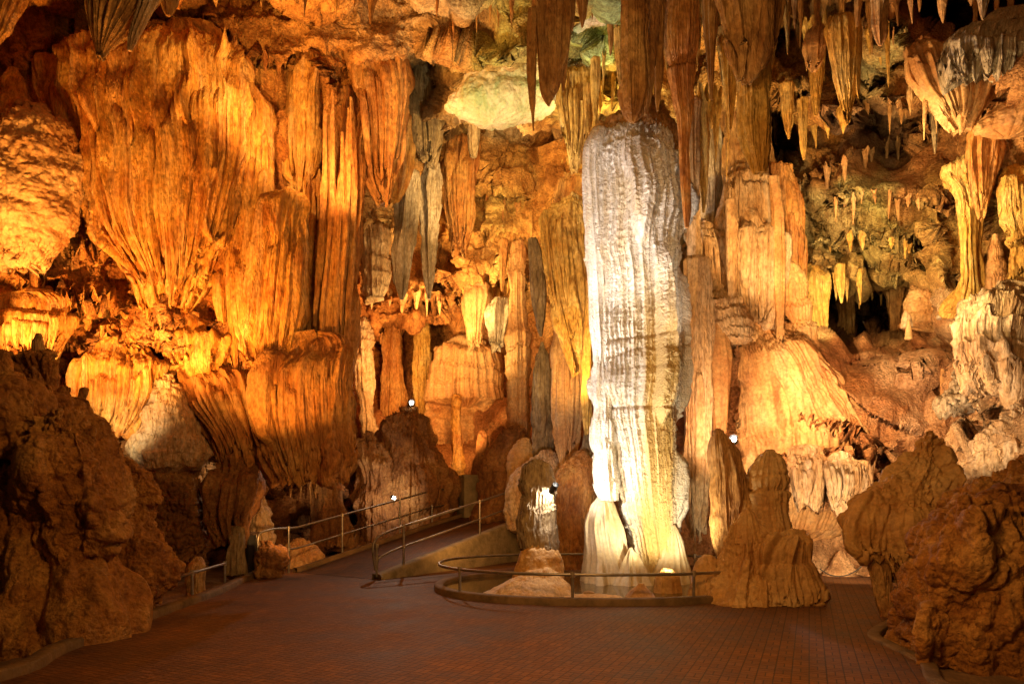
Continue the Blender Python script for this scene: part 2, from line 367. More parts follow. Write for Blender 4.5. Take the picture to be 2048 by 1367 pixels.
M['mound'] = rockmat('smooth_tan_calcite', (.48, .24, .07), (.60, .34, .11), (.68, .44, .18), streak=(.36, .2, .08), streak_amt=.4, bump=.3, fine=.6, rough=.5, zst=.9)
M['palemound'] = rockmat('pale_smooth_calcite', (.56, .42, .22), (.68, .56, .36), (.76, .68, .52), streak=(.55, .38, .18), streak_amt=.5, bump=.15, fine=.35, rough=.45, zst=.9)
M['boulder'] = rockmat('brown_limestone', (.30, .11, .022), (.52, .23, .05), (.70, .38, .11), streak=(.24, .11, .035), streak_amt=.3, bump=.8, zst=.9)
M['slab'] = rockmat('pale_green_and_pink_limestone', (.34, .42, .20), (.66, .58, .34), (.80, .56, .38), streak=(.72, .68, .5), streak_amt=.4, bump=.35, fine=.5, zst=.9)
M['umber'] = rockmat('umber_limestone', (.20, .08, .022), (.33, .15, .045), (.46, .25, .085), streak=(.2, .09, .03), streak_amt=.4, zst=.7)
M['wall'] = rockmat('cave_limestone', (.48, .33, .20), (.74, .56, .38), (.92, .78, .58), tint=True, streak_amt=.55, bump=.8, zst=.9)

def simplemat(name, col, rough=.5, metal=0, noise=.0, bump=0, emit=None, estr=0):
    m, t, N, L, B = nt(name)
    B.inputs['Base Color'].default_value = (*col, 1); B.inputs['Roughness'].default_value = rough; B.inputs['Metallic'].default_value = metal
    if emit: B.inputs['Emission Color'].default_value = (*emit, 1); B.inputs['Emission Strength'].default_value = estr
    if noise or bump:
        g = N.new('ShaderNodeNewGeometry'); n = N.new('ShaderNodeTexNoise'); n.inputs['Scale'].default_value = 3.5; n.inputs['Detail'].default_value = 9; n.inputs['Roughness'].default_value = .65
        L.new(g.outputs['Position'], n.inputs['Vector'])
        r = N.new('ShaderNodeValToRGB'); r.color_ramp.elements[0].position = .35; r.color_ramp.elements[1].position = .68
        r.color_ramp.elements[0].color = tuple(c * (1 - noise) for c in col) + (1,); r.color_ramp.elements[1].color = tuple(min(1, c * (1 + noise * .6)) for c in col) + (1,)
        L.new(n.outputs['Fac'], r.inputs['Fac']); L.new(r.outputs['Color'], B.inputs['Base Color'])
        if bump:
            b = N.new('ShaderNodeBump'); b.inputs['Strength'].default_value = bump; b.inputs['Distance'].default_value = .03
            n4 = N.new('ShaderNodeTexNoise'); n4.inputs['Scale'].default_value = 22; n4.inputs['Detail'].default_value = 6
            L.new(g.outputs['Position'], n4.inputs['Vector']); L.new(n4.outputs['Fac'], b.inputs['Height']); L.new(b.outputs['Normal'], B.inputs['Normal'])
    return m
M['steel'] = simplemat('dull_galvanised_steel', (.34, .29, .23), .42, .85, .35)
M['joint'] = simplemat('worn_rail_fitting', (.45, .36, .25), .4, .7, .3)
M['concrete'] = simplemat('stained_concrete', (.30, .22, .11), .8, 0, .45, .35)
M['kerb'] = simplemat('kerb_concrete', (.17, .095, .035), .75, 0, .5, .4)
M['dirt'] = simplemat('cave_dirt', (.20, .11, .05), .9, 0, .5, .8)
M['black'] = simplemat('black_paint', (.02, .018, .015), .5)
M['darkwood'] = simplemat('dark_stand_board', (.10, .05, .025), .45, 0, .3)
M['glow'] = simplemat('lamp_glass', (.9, .9, .9), .2, 0, 0, 0, (1, .93, .8), 60)
M['rope'] = simplemat('dark_rope', (.05, .035, .025), .8)
m, t, N, L, B = nt('pool_water'); M['water'] = m
B.inputs['Base Color'].default_value = (.16, .10, .035, 1); B.inputs['Roughness'].default_value = .06; B.inputs['Specular IOR Level'].default_value = .5
B.inputs['Transmission Weight'].default_value = .35; B.inputs['IOR'].default_value = 1.33

def brickmat():
    m, t, N, L, B = nt('red_brick_paving')
    g = N.new('ShaderNodeNewGeometry'); mp = N.new('ShaderNodeMapping'); mp.inputs['Rotation'].default_value = (0, 0, R(24)); mp.inputs['Scale'].default_value = (1, 1, 0)
    L.new(g.outputs['Position'], mp.inputs['Vector'])
    def br(rot):
        q = N.new('ShaderNodeMapping'); q.inputs['Rotation'].default_value = (0, 0, rot); L.new(mp.outputs['Vector'], q.inputs['Vector'])
        b = N.new('ShaderNodeTexBrick'); b.offset = 0; b.inputs['Scale'].default_value = 1; b.inputs['Brick Width'].default_value = .14; b.inputs['Row Height'].default_value = .07
        b.inputs['Mortar Size'].default_value = .006; b.inputs['Mortar Smooth'].default_value = .3; b.inputs['Bias'].default_value = 0
        b.inputs['Color1'].default_value = (.135, .046, .008, 1); b.inputs['Color2'].default_value = (.20, .074, .014, 1); b.inputs['Mortar'].default_value = (.045, .019, .006, 1)
        L.new(q.outputs['Vector'], b.inputs['Vector']); return b
    b1, b2 = br(0), br(R(90))
    ck = N.new('ShaderNodeTexChecker'); ck.inputs['Scale'].default_value = 1 / .14; ck.inputs['Color1'].default_value = (0, 0, 0, 1); ck.inputs['Color2'].default_value = (1, 1, 1, 1)
    off = N.new('ShaderNodeMapping'); off.inputs['Location'].default_value = (0, 0, .1); L.new(mp.outputs['Vector'], off.inputs['Vector']); L.new(off.outputs['Vector'], ck.inputs['Vector'])
    mx = N.new('ShaderNodeMix'); mx.data_type = 'RGBA'; L.new(ck.outputs['Fac'], mx.inputs[0]); L.new(b1.outputs['Color'], mx.inputs[6]); L.new(b2.outputs['Color'], mx.inputs[7])
    mf = N.new('ShaderNodeMix'); mf.data_type = 'FLOAT'; L.new(ck.outputs['Fac'], mf.inputs[0]); L.new(b1.outputs['Fac'], mf.inputs[2]); L.new(b2.outputs['Fac'], mf.inputs[3])
    n = N.new('ShaderNodeTexNoise'); n.inputs['Scale'].default_value = 1.1; n.inputs['Detail'].default_value = 9; n.inputs['Roughness'].default_value = .7; L.new(g.outputs['Position'], n.inputs['Vector'])
    r = N.new('ShaderNodeValToRGB'); r.color_ramp.elements[0].position = .32; r.color_ramp.elements[0].color = (.36, .34, .32, 1); r.color_ramp.elements[1].position = .68; r.color_ramp.elements[1].color = (1.35, 1.3, 1.2, 1)
    L.new(n.outputs['Fac'], r.inputs['Fac'])
    m2 = N.new('ShaderNodeMix'); m2.data_type = 'RGBA'; m2.blend_type = 'MULTIPLY'; m2.inputs[0].default_value = .9; L.new(mx.outputs[2], m2.inputs[6]); L.new(r.outputs['Color'], m2.inputs[7])
    L.new(m2.outputs[2], B.inputs['Base Color'])
    n2 = N.new('ShaderNodeTexNoise'); n2.inputs['Scale'].default_value = 30; n2.inputs['Detail'].default_value = 5; L.new(g.outputs['Position'], n2.inputs['Vector'])
    mm = N.new('ShaderNodeMath'); mm.operation = 'MULTIPLY_ADD'; mm.inputs[1].default_value = -1.0; L.new(mf.outputs[0], mm.inputs[0])
    sc = N.new('ShaderNodeMath'); sc.operation = 'MULTIPLY'; sc.inputs[1].default_value = .7; L.new(n2.outputs['Fac'], sc.inputs[0]); L.new(sc.outputs[0], mm.inputs[2])
    bp = N.new('ShaderNodeBump'); bp.inputs['Strength'].default_value = 1; bp.inputs['Distance'].default_value = .016; L.new(mm.outputs[0], bp.inputs['Height']); L.new(bp.outputs['Normal'], B.inputs['Normal'])
    rr = N.new('ShaderNodeMapRange'); rr.inputs[3].default_value = .42; rr.inputs[4].default_value = .95; L.new(n.outputs['Fac'], rr.inputs[0]); L.new(rr.outputs[0], B.inputs['Roughness'])
    return m
M['brick'] = brickmat()

# ---------------------------------------------------------------- cave shell
CP = """-500 -450 9;0 -450 9;500 -450 9;1000 -450 8;1500 -450 8;2000 -450 8;2500 -450 8
-500 -100 10;0 -100 12;300 -100 12;600 -100 12.5;900 -100 11.5;1200 -100 11;1500 -100 11;1800 -100 11;2050 -100 10.5;2500 -100 10
-500 200 9.5;-500 600 8.5;-500 1000 8;-200 300 11.5;-200 700 11;-200 1000 9.5
0 60 13.5;150 60 14.2;300 60 14.3;450 50 14.4;600 60 13.8;750 60 13.8;900 60 13.3;1050 40 12.6;1200 60 12.8;1450 60 13;1600 50 16;1700 30 17;1800 50 13.2;1850 90 13;1900 40 19;2048 20 20;2200 50 12
0 180 14;300 180 14;500 180 14.4;600 180 14.6;700 180 15;780 180 15.2;850 190 18.5;900 200 14.6;950 160 13.9;1100 160 14;1200 170 14;1300 180 14;1400 180 15.5;1500 180 14.8;1600 180 14.6;1700 190 14.8;1800 180 14.2;1950 160 13;2048 130 12.2;2200 150 11.5
950 225 14.6;1050 215 14.7;1180 210 15.5
0 300 13.4;200 300 14;400 300 14.1;560 300 14.4;650 300 14.8;780 330 16.4;850 300 21;950 280 19.5;1050 300 20;1150 300 18.5;1300 300 18;1450 300 18;1560 270 24;1640 240 18;1660 320 17;1760 220 20;1800 240 19;1850 300 16.2;1950 260 14;2048 250 12.8;2200 300 11.5
1700 340 15.8;1780 400 15.6
0 420 13.2;200 420 13.9;400 430 14.1;600 420 14.4;700 420 18.5;780 430 21;850 420 22;950 420 20;1050 420 19;1150 400 18;1300 420 18;1450 420 17.2;1600 420 17.2;1700 430 15.8;1800 460 15.2;1900 420 14.8;2000 400 13.6;2200 420 12
0 540 13.4;150 520 13.4;300 560 13.8;450 560 13.9;600 560 14.3;700 540 20.5;800 560 22;870 540 22;950 520 20.2;1050 540 20.5;1300 550 18.5;1500 540 16.6;1640 530 17.2;1720 530 16.2;1800 560 16.6;1870 520 16;1930 520 14.4;2000 540 13.4;2200 550 12
0 640 13;150 640 13.2;300 640 13.3;450 650 13.8;600 650 14.2;720 640 21.5;820 600 21;900 620 21.5;1000 630 23;1680 620 29;1740 620 30;1800 610 26;1850 610 17;1930 620 13.8;2000 640 12.8
700 700 24;800 690 27;880 690 27;1000 700 24;1600 670 15.4;1660 690 15.9;1750 690 16;1850 670 15.4;1900 680 14.8
0 750 12.4;200 750 13.4;400 740 13.6;600 750 14.2;720 760 25;800 760 26;900 780 25;1000 760 23.5;1100 750 21;1300 750 18;1450 750 16;1550 720 15.3;1640 760 15.0;1750 760 15.1;1850 760 14.6;1930 760 13.4;2048 760 12.2;2200 800 10.5
0 850 12;200 860 13.2;350 850 13.8;450 850 15;600 850 16;720 860 23;900 860 23;1050 850 21;1300 850 18;1450 850 15.8;1500 850 14.8;1600 850 14.4;1700 850 14.4;1800 850 14.6;1900 850 14.2;2000 850 12.8;2150 850 10.5
0 950 11.5;200 950 13;350 950 13.8;450 960 15.5;600 960 17.5;720 950 20;900 950 21;1100 950 19;1300 950 17.5;1450 950 15.8;1520 950 14.5;1650 930 14;1750 930 13.9;1850 930 13.8;2000 900 12.2;2150 950 10
0 1050 11;200 1050 12.5;350 1050 14.5;500 1050 17;620 1050 19;850 1050 21;1100 1050 19;1400 1050 15.8;1520 1050 14.8;1650 1050 14.2;1750 1050 13.8;1850 1050 13;2000 1020 11.4;2150 1050 9.5
0 1180 10.5;200 1180 12;350 1180 14.5;500 1160 17;700 1180 21;1100 1180 19.5;1400 1180 16;1550 1160 14.6;1650 1160 14;1750 1170 13.4;1850 1160 12.6;2000 1150 11;2150 1180 9
-500 1300 8;0 1330 9.5;300 1330 12;700 1330 20;1100 1330 19;1600 1330 14;2000 1330 10.5;2500 1300 8.5;2500 500 10;2500 900 9""" 
CP = np.array([[float(v) for v in r.split()] for l in CP.split('\n') for r in l.split(';')])
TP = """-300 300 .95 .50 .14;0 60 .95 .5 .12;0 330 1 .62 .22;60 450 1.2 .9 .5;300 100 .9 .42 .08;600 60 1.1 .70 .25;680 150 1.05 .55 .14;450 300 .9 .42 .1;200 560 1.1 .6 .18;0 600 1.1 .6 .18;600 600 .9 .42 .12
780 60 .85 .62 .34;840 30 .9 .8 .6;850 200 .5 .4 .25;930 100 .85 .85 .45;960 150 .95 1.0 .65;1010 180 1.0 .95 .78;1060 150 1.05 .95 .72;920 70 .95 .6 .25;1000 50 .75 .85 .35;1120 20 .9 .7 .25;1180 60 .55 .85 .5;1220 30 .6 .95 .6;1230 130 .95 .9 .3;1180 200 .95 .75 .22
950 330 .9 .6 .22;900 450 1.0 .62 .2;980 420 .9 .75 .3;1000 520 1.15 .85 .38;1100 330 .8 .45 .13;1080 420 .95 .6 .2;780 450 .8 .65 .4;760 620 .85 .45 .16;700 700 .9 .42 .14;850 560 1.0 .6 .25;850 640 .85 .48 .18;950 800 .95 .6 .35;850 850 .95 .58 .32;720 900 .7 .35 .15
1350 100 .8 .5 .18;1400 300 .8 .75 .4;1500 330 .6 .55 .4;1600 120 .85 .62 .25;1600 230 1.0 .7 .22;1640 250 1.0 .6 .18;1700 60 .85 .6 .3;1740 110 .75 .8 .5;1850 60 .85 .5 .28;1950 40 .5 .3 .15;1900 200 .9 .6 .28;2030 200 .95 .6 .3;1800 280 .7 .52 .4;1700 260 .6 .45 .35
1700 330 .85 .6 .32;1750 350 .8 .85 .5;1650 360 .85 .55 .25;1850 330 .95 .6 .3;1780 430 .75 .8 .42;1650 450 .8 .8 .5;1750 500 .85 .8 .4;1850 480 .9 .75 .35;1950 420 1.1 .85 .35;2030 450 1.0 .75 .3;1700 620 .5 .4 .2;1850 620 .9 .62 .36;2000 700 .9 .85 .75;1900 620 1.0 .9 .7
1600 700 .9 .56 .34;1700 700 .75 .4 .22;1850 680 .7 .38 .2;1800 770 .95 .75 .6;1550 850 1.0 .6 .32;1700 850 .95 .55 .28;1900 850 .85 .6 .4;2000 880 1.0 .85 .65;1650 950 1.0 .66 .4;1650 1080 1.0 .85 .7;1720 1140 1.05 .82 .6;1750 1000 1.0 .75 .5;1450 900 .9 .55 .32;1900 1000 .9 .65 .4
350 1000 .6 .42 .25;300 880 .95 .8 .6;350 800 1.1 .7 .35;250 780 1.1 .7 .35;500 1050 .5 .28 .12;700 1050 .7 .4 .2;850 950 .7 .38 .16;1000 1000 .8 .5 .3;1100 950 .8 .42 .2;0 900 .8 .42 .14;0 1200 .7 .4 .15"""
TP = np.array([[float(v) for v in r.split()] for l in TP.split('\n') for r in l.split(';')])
# shelves on the shell: polyline, how far the lip stands out, height of the swell above it, drip length, all in photo pixels and metres
SH = [([(890,235),(960,225),(1010,228),(1080,212)], .9, 60, 4), ([(980,95),(1030,85),(1090,60),(1160,20)], .5, 40, 3), ([(1130,185),(1200,170),(1290,140)], .7, 60, 14),
      ([(700,590),(760,600),(830,585),(900,600)], 1.6, 60, 8), ([(860,545),(940,585),(1000,560),(1040,575)], 1.2, 50, 16), ([(900,405),(960,380),(1040,400)], .8, 50, 8), ([(880,480),(930,470),(990,455)], .6, 40, 10),
      ([(1600,820),(1650,845),(1720,868),(1800,880)], .28, 45, 12), ([(1560,905),(1620,925),(1700,915),(1790,925)], .45, 70, 26), ([(1480,690),(1540,660),(1600,690)], .35, 40, 18), ([(1470,760),(1530,725),(1590,740)], .3, 40, 20), ([(1480,840),(1540,790)], .25, 40, 24),
      ([(1570,640),(1640,740),(1740,830),(1830,862)], .45, 60, 2), ([(1600,700),(1690,800),(1780,845)], .35, 40, 3), ([(1690,720),(1780,712),(1860,700)], .3, 30, 4), ([(1650,700),(1740,735),(1840,745),(1900,720)], .25, 25, 4), ([(1620,790),(1700,800),(1760,815)], .2, 30, 6),
      ([(1560,430),(1620,350),(1700,310),(1790,280),(1880,245),(2048,190)], .6, 50, 10), ([(1620,520),(1700,560),(1800,575),(1900,560)], 1.1, 60, 30), ([(1650,405),(1740,385),(1850,400),(1900,380)], .5, 40, 18), ([(1640,480),(1750,470),(1860,500)], .4, 40, 18),
      ([(1530,60),(1620,45),(1700,40),(1790,50)], .9, 60, 26), ([(1540,250),(1600,225),(1680,220),(1720,205)], 1.2, 90, 22), ([(1740,160),(1790,180),(1830,230)], .9, 60, 18), ([(1970,240),(2048,215)], .5, 30, 6),
      ([(0,560),(120,600),(230,600),(320,570)], .5, 50, 14), ([(0,690),(90,680),(180,690),(300,680),(420,720)], .6, 60, 26), ([(150,500),(260,470),(400,560)], .3, 40, 8), ([(0,480),(80,520)], .3, 30, 6), ([(300,650),(420,640),(470,690)], .4, 40, 26),
      ([(420,60),(520,110),(560,120)], .5, 40, 8), ([(560,110),(640,150),(700,140)], .2, 40, 20), ([(860,800),(920,795),(1000,800)], .8, 12, 2), ([(350,940),(420,900),(520,960)], .9, 60, 18), ([(420,1040),(500,1070)], .8, 60, 20), ([(560,955),(640,960),(720,945)], .6, 40, 20),
      ([(880,850),(930,845),(1000,855)], .2, 30, 10), ([(860,750),(930,745),(1000,752)], .3, 25, 8), ([(1900,905),(1960,870),(2048,850)], .6, 40, 3), ([(1480,1000),(1560,985),(1650,1000),(1720,975)], .3, 35, 18)]
RP = np.array([[float(v) for v in r.split()] for r in '''0 300 1;300 300 .9;0 600 1;300 600 1;600 600 .8;300 900 .7;980 160 .3;1060 170 .3;920 100 .6;1180 40 .4;1180 200 .8;800 50 .7;650 50 .8;950 400 1;850 600 1.1;950 850 .5;1400 300 .8;1600 250 .9;1740 340 .3;1800 300 .4;1700 430 .8;1850 450 .8;1740 100 .7;1950 200 .6;2000 400 .9;1500 650 .6;1650 720 .22;1750 800 .18;1850 740 .22;1600 850 .3;1700 900 .4;1850 900 .5;1600 1000 .5;1700 1080 .35;1900 1000 .5;2000 800 1;1850 640 .6;500 1050 .9;800 1000 1;1700 600 .7'''.split(';')])
FLP = np.array([[float(v) for v in r.split()] for r in '''0 100 .8;200 200 1;400 300 1;600 300 1;650 600 1;450 500 1;200 500 .3;100 450 .2;300 620 .4;100 660 .9;200 760 1;450 700 .8;600 850 1;300 900 0;500 1050 .2;700 60 .1;780 200 .5;850 450 .8;950 350 .3;1000 500 .3;850 600 .4;850 740 1;1000 750 .6;1000 150 0;1180 60 0;1180 300 .7;1300 300 .8;1450 250 .8;1600 150 .4;1700 100 .4;1900 150 .5;1750 350 .1;1850 300 .3;1600 450 .8;1500 650 1;1750 500 .4;1950 450 .6;1650 720 .15;1800 760 .1;1700 900 .35;1650 1080 0;1900 900 .2;1800 620 .5;1000 1000 .3;700 1000 .3'''.split(';')])
def idw(x, y, pts, k, p):
    num = np.zeros(x.shape + (pts.shape[1] - 2,), np.float32); den = np.zeros(x.shape, np.float32)
    for q in pts:
        w_ = (1.0 / ((x - q[0]) ** 2 + (y - q[1]) ** 2 + k * k)) ** p; den += w_.astype(np.float32)
        for c in range(pts.shape[1] - 2): num[..., c] += w_ * q[2 + c]
    return num / den[..., None]
def shell(name, label_kind, x0, x1, y0, y1, step):
    nx, ny = int((x1 - x0) / step) + 1, int((y1 - y0) / step) + 1
    X, Y = np.meshgrid(np.linspace(x0, x1, nx), np.linspace(y0, y1, ny))
    X = X.astype(np.float32); Y = Y.astype(np.float32)
    D, T = shell_depth(X, Y)
    return shell2(name, X, Y, D, T, nx, ny)
def shell_depth(X, Y, want_tint=True):
    wx = X + 34 * N2(X / 90, Y / 90, 1) + 14 * N2(X / 30, Y / 30, 2); wy = Y + 34 * N2(X / 90, Y / 90, 3) + 14 * N2(X / 30, Y / 30, 4)
    D = idw(wx, wy, CP, 26, 2.6)[..., 0]
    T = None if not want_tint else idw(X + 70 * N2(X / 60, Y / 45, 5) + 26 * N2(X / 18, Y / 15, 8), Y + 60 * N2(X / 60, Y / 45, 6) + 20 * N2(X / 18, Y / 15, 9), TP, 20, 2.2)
    for i, (pl, a, h, drip) in enumerate(SH):
        px = np.array([p[0] for p in pl], float); py = np.array([p[1] for p in pl], float)
        ly = np.interp(X, px, py) + 10 * N2(X / 35, i + 0 * X, 20)
        q = X / 9.5 + .7 * N2(X / 16, 0 * X + i, 22); tooth = 1 - np.abs((q % 1) * 2 - 1)
        hh = (_T[(np.floor(q).astype(np.int64) * 911 + i * 77) & 65535] * .5 + .5) * (.5 + .5 * N2(X / 40, i + 0 * X, 24))
        ly = ly + drip * 1.3 * tooth * hh
        dy = ly - Y
        ends = sstep(px[0] - 26, px[0] + 12, X) * (1 - sstep(px[-1] - 12, px[-1] + 26, X))
        g = np.where(dy > 0, np.exp(-np.maximum(dy, 0) / h), np.exp(np.minimum(dy, 0) / 2.5)) - .45 * np.where(dy < 0, np.exp(np.minimum(dy, 0) / (h * .5)), 0) * (1 - np.exp(np.minimum(dy, 0) / 2.5))
        D = D - a * g * ends * (.75 + .4 * N2(X / 50, Y / 50, i + 30))
    return D, T
def shell2(name, X, Y, D, T, nx, ny):
    label_kind = None
    P = np.stack([(X - 1024) / FPX * D, D, CAMZ + (HOR - Y) / FPX * D], 2)
    n = normals(P, False); n = np.where(n[..., 1:2] > 0, -n, n)
    a, b, c = P[..., 0], P[..., 1], P[..., 2]
    sc = np.clip(D / 14, .7, 1.6)
    # coarse crags, then lumps, then crust, with fluted patches
    disp = .42 * fbm(a * .45, b * .45, c * .5, 2, 60) + .26 * ridged(a * 1.1, b * 1.1, c * 1.1, 2, 61) + .13 * ridged(a * 3.1, b * 3.1, c * 2.2, 3, 62) + .035 * ridged(a * 11, b * 11, c * 7, 2, 63)
    fl = sstep(-.02, .35, N3(a * .5, b * .5, c * .6, 64) + .1)
    # how strongly fluted each part of the wall is
    disp = disp + fl * (.03 * ribf(a + .0 * b, c, .15, 65)) + sstep(.1, .4, N3(a * .4 + 9, b * .4, c * .5, 67)) * .09 * tierf(a, c, .38, 68, .07)
    edge = 1.0
    Y_, X_ = np.meshgrid(np.linspace(Y[0, 0], Y[-1, 0], ny), X[0], indexing='ij')
    flw = idw(X_.astype(np.float32), Y_.astype(np.float32), FLP, 40, 2)[..., 0]
    disp = disp + flw * (.085 * ribf(a, c, .16, 165) + .17 * ribf(a, c, .52, 166) + .03 * ribf(a, c, .07, 167))
    rr2 = idw(X_.astype(np.float32), Y_.astype(np.float32), RP, 40, 2)[..., 0]
    disp = .42 * fbm(a * .45, b * .45, c * .5, 2, 60) + (disp - .42 * fbm(a * .45, b * .45, c * .5, 2, 60)) * np.maximum(rr2, flw * .9)
    P = P + n * disp[..., None]
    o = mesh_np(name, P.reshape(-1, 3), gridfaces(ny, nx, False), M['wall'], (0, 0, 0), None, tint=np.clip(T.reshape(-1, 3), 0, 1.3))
    tag(o, label_kind, None, None, 'structure')
    return o
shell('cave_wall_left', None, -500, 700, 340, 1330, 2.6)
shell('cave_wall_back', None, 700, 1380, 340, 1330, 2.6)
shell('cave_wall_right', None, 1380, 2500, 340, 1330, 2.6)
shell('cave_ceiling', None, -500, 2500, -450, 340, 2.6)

# small stalactites hanging in rows under the shelves, each one an object; the meshes of a few kinds are shared
def small_kinds():
    ks = []
    for k in range(7):
        nv, nu = 54, 40
        t = np.linspace(0, 1, nv)[:, None]; a = np.linspace(0, 2 * math.pi, nu, endpoint=False)[None, :]
        r = (.5 * (1 - t) ** (.55 + .08 * k) * (1 + .12 * np.sin(t * (9 + k) + k)) + .03) * (1 + .22 * np.abs(np.sin(a * (2 + k % 3) + 1.5 * N2(t * 2, 0 * t, k))) + .16 * np.abs(np.sin(a * (4 + k % 3) + 2 * N2(t * 3, 0 * t, k + 9))) + .22 * N3(np.cos(a) * 2, np.sin(a) * 2, t * 5, k) + .1 * N3(np.cos(a) * 5, np.sin(a) * 5, t * 16, k)) * .75
        P = np.stack([r * np.cos(a) + .25 * N2(t * 1.3, 0 * t, 40 + k) * t, r * np.sin(a), -t + 0 * a + .12 * np.sin(a * 2 + k) * (1 - t)], 2).reshape(-1, 3)
        me = bpy.data.meshes.new('stalactite'); F = gridfaces(nv, nu, True)
        me.vertices.add(len(P)); me.vertices.foreach_set('co', P.astype(np.float32).ravel()); me.loops.add(F.size); me.loops.foreach_set('vertex_index', F[:, ::-1].astype(np.int32).ravel())
        me.polygons.add(len(F)); me.polygons.foreach_set('loop_start', np.arange(0, F.size, 4, dtype=np.int32)); me.update(calc_edges=True); me.shade_smooth(); ks.append(me)
    return ks
SK = small_kinds()
def row(label, pts, n, lmin, lmax, wd, mat, up=8, dd=-.12, dabs=None, seed=0):
    """n small stalactites along the line pts; length lmin..lmax and width wd in photo pixels."""
    n = max(5, int(n * .72)); wd *= 1.12
    rr_ = random.Random(seed + n * 7 + int(pts[0][0]))
    px = [p[0] for p in pts]; py = [p[1] for p in pts]
    xs = np.array([px[0] + (px[-1] - px[0]) * (i + rr_.uniform(.1, .9)) / n for i in range(n)], np.float32); ys = np.interp(xs, px, py) + np.array([rr_.uniform(-7, 7) for _ in xs])
    ds = shell_depth(xs[None, :], ys[None, :].astype(np.float32) - up, False)[0][0]
    cnt = 0
    for x, y, d in zip(xs, ys, ds):
        d = float(d) + dd if dabs is None else dabs + rr_.uniform(-.7, .7); L = rr_.uniform(lmin, lmax) * (rr_.random() ** .7 * .7 + .5) * d / FPX; w_ = wd * rr_.uniform(.6, 1.3) * d / FPX
        k = rr_.randrange(len(SK)); key = (k, mat)
        if key not in _SKM: me = SK[k].copy(); me.materials.append(M[mat]); _SKM[key] = me
        o = bpy.data.objects.new('stalactite', _SKM[key]); COL.objects.link(o)
        o.location = W(float(x), float(y) - up, d); o.scale = (w_, w_, L + up * d / FPX); o.rotation_euler = (rr_.uniform(-.06, .06), rr_.uniform(-.06, .06), rr_.uniform(0, 6))
        tag(o, ORD[cnt] + ' from the left of the ' + label, 'stalactite', label); cnt += 1
_SKM = {}
ORD = 'first second third fourth fifth sixth seventh eighth ninth tenth eleventh twelfth thirteenth fourteenth fifteenth sixteenth seventeenth eighteenth nineteenth twentieth twenty-first twenty-second twenty-third'.split()
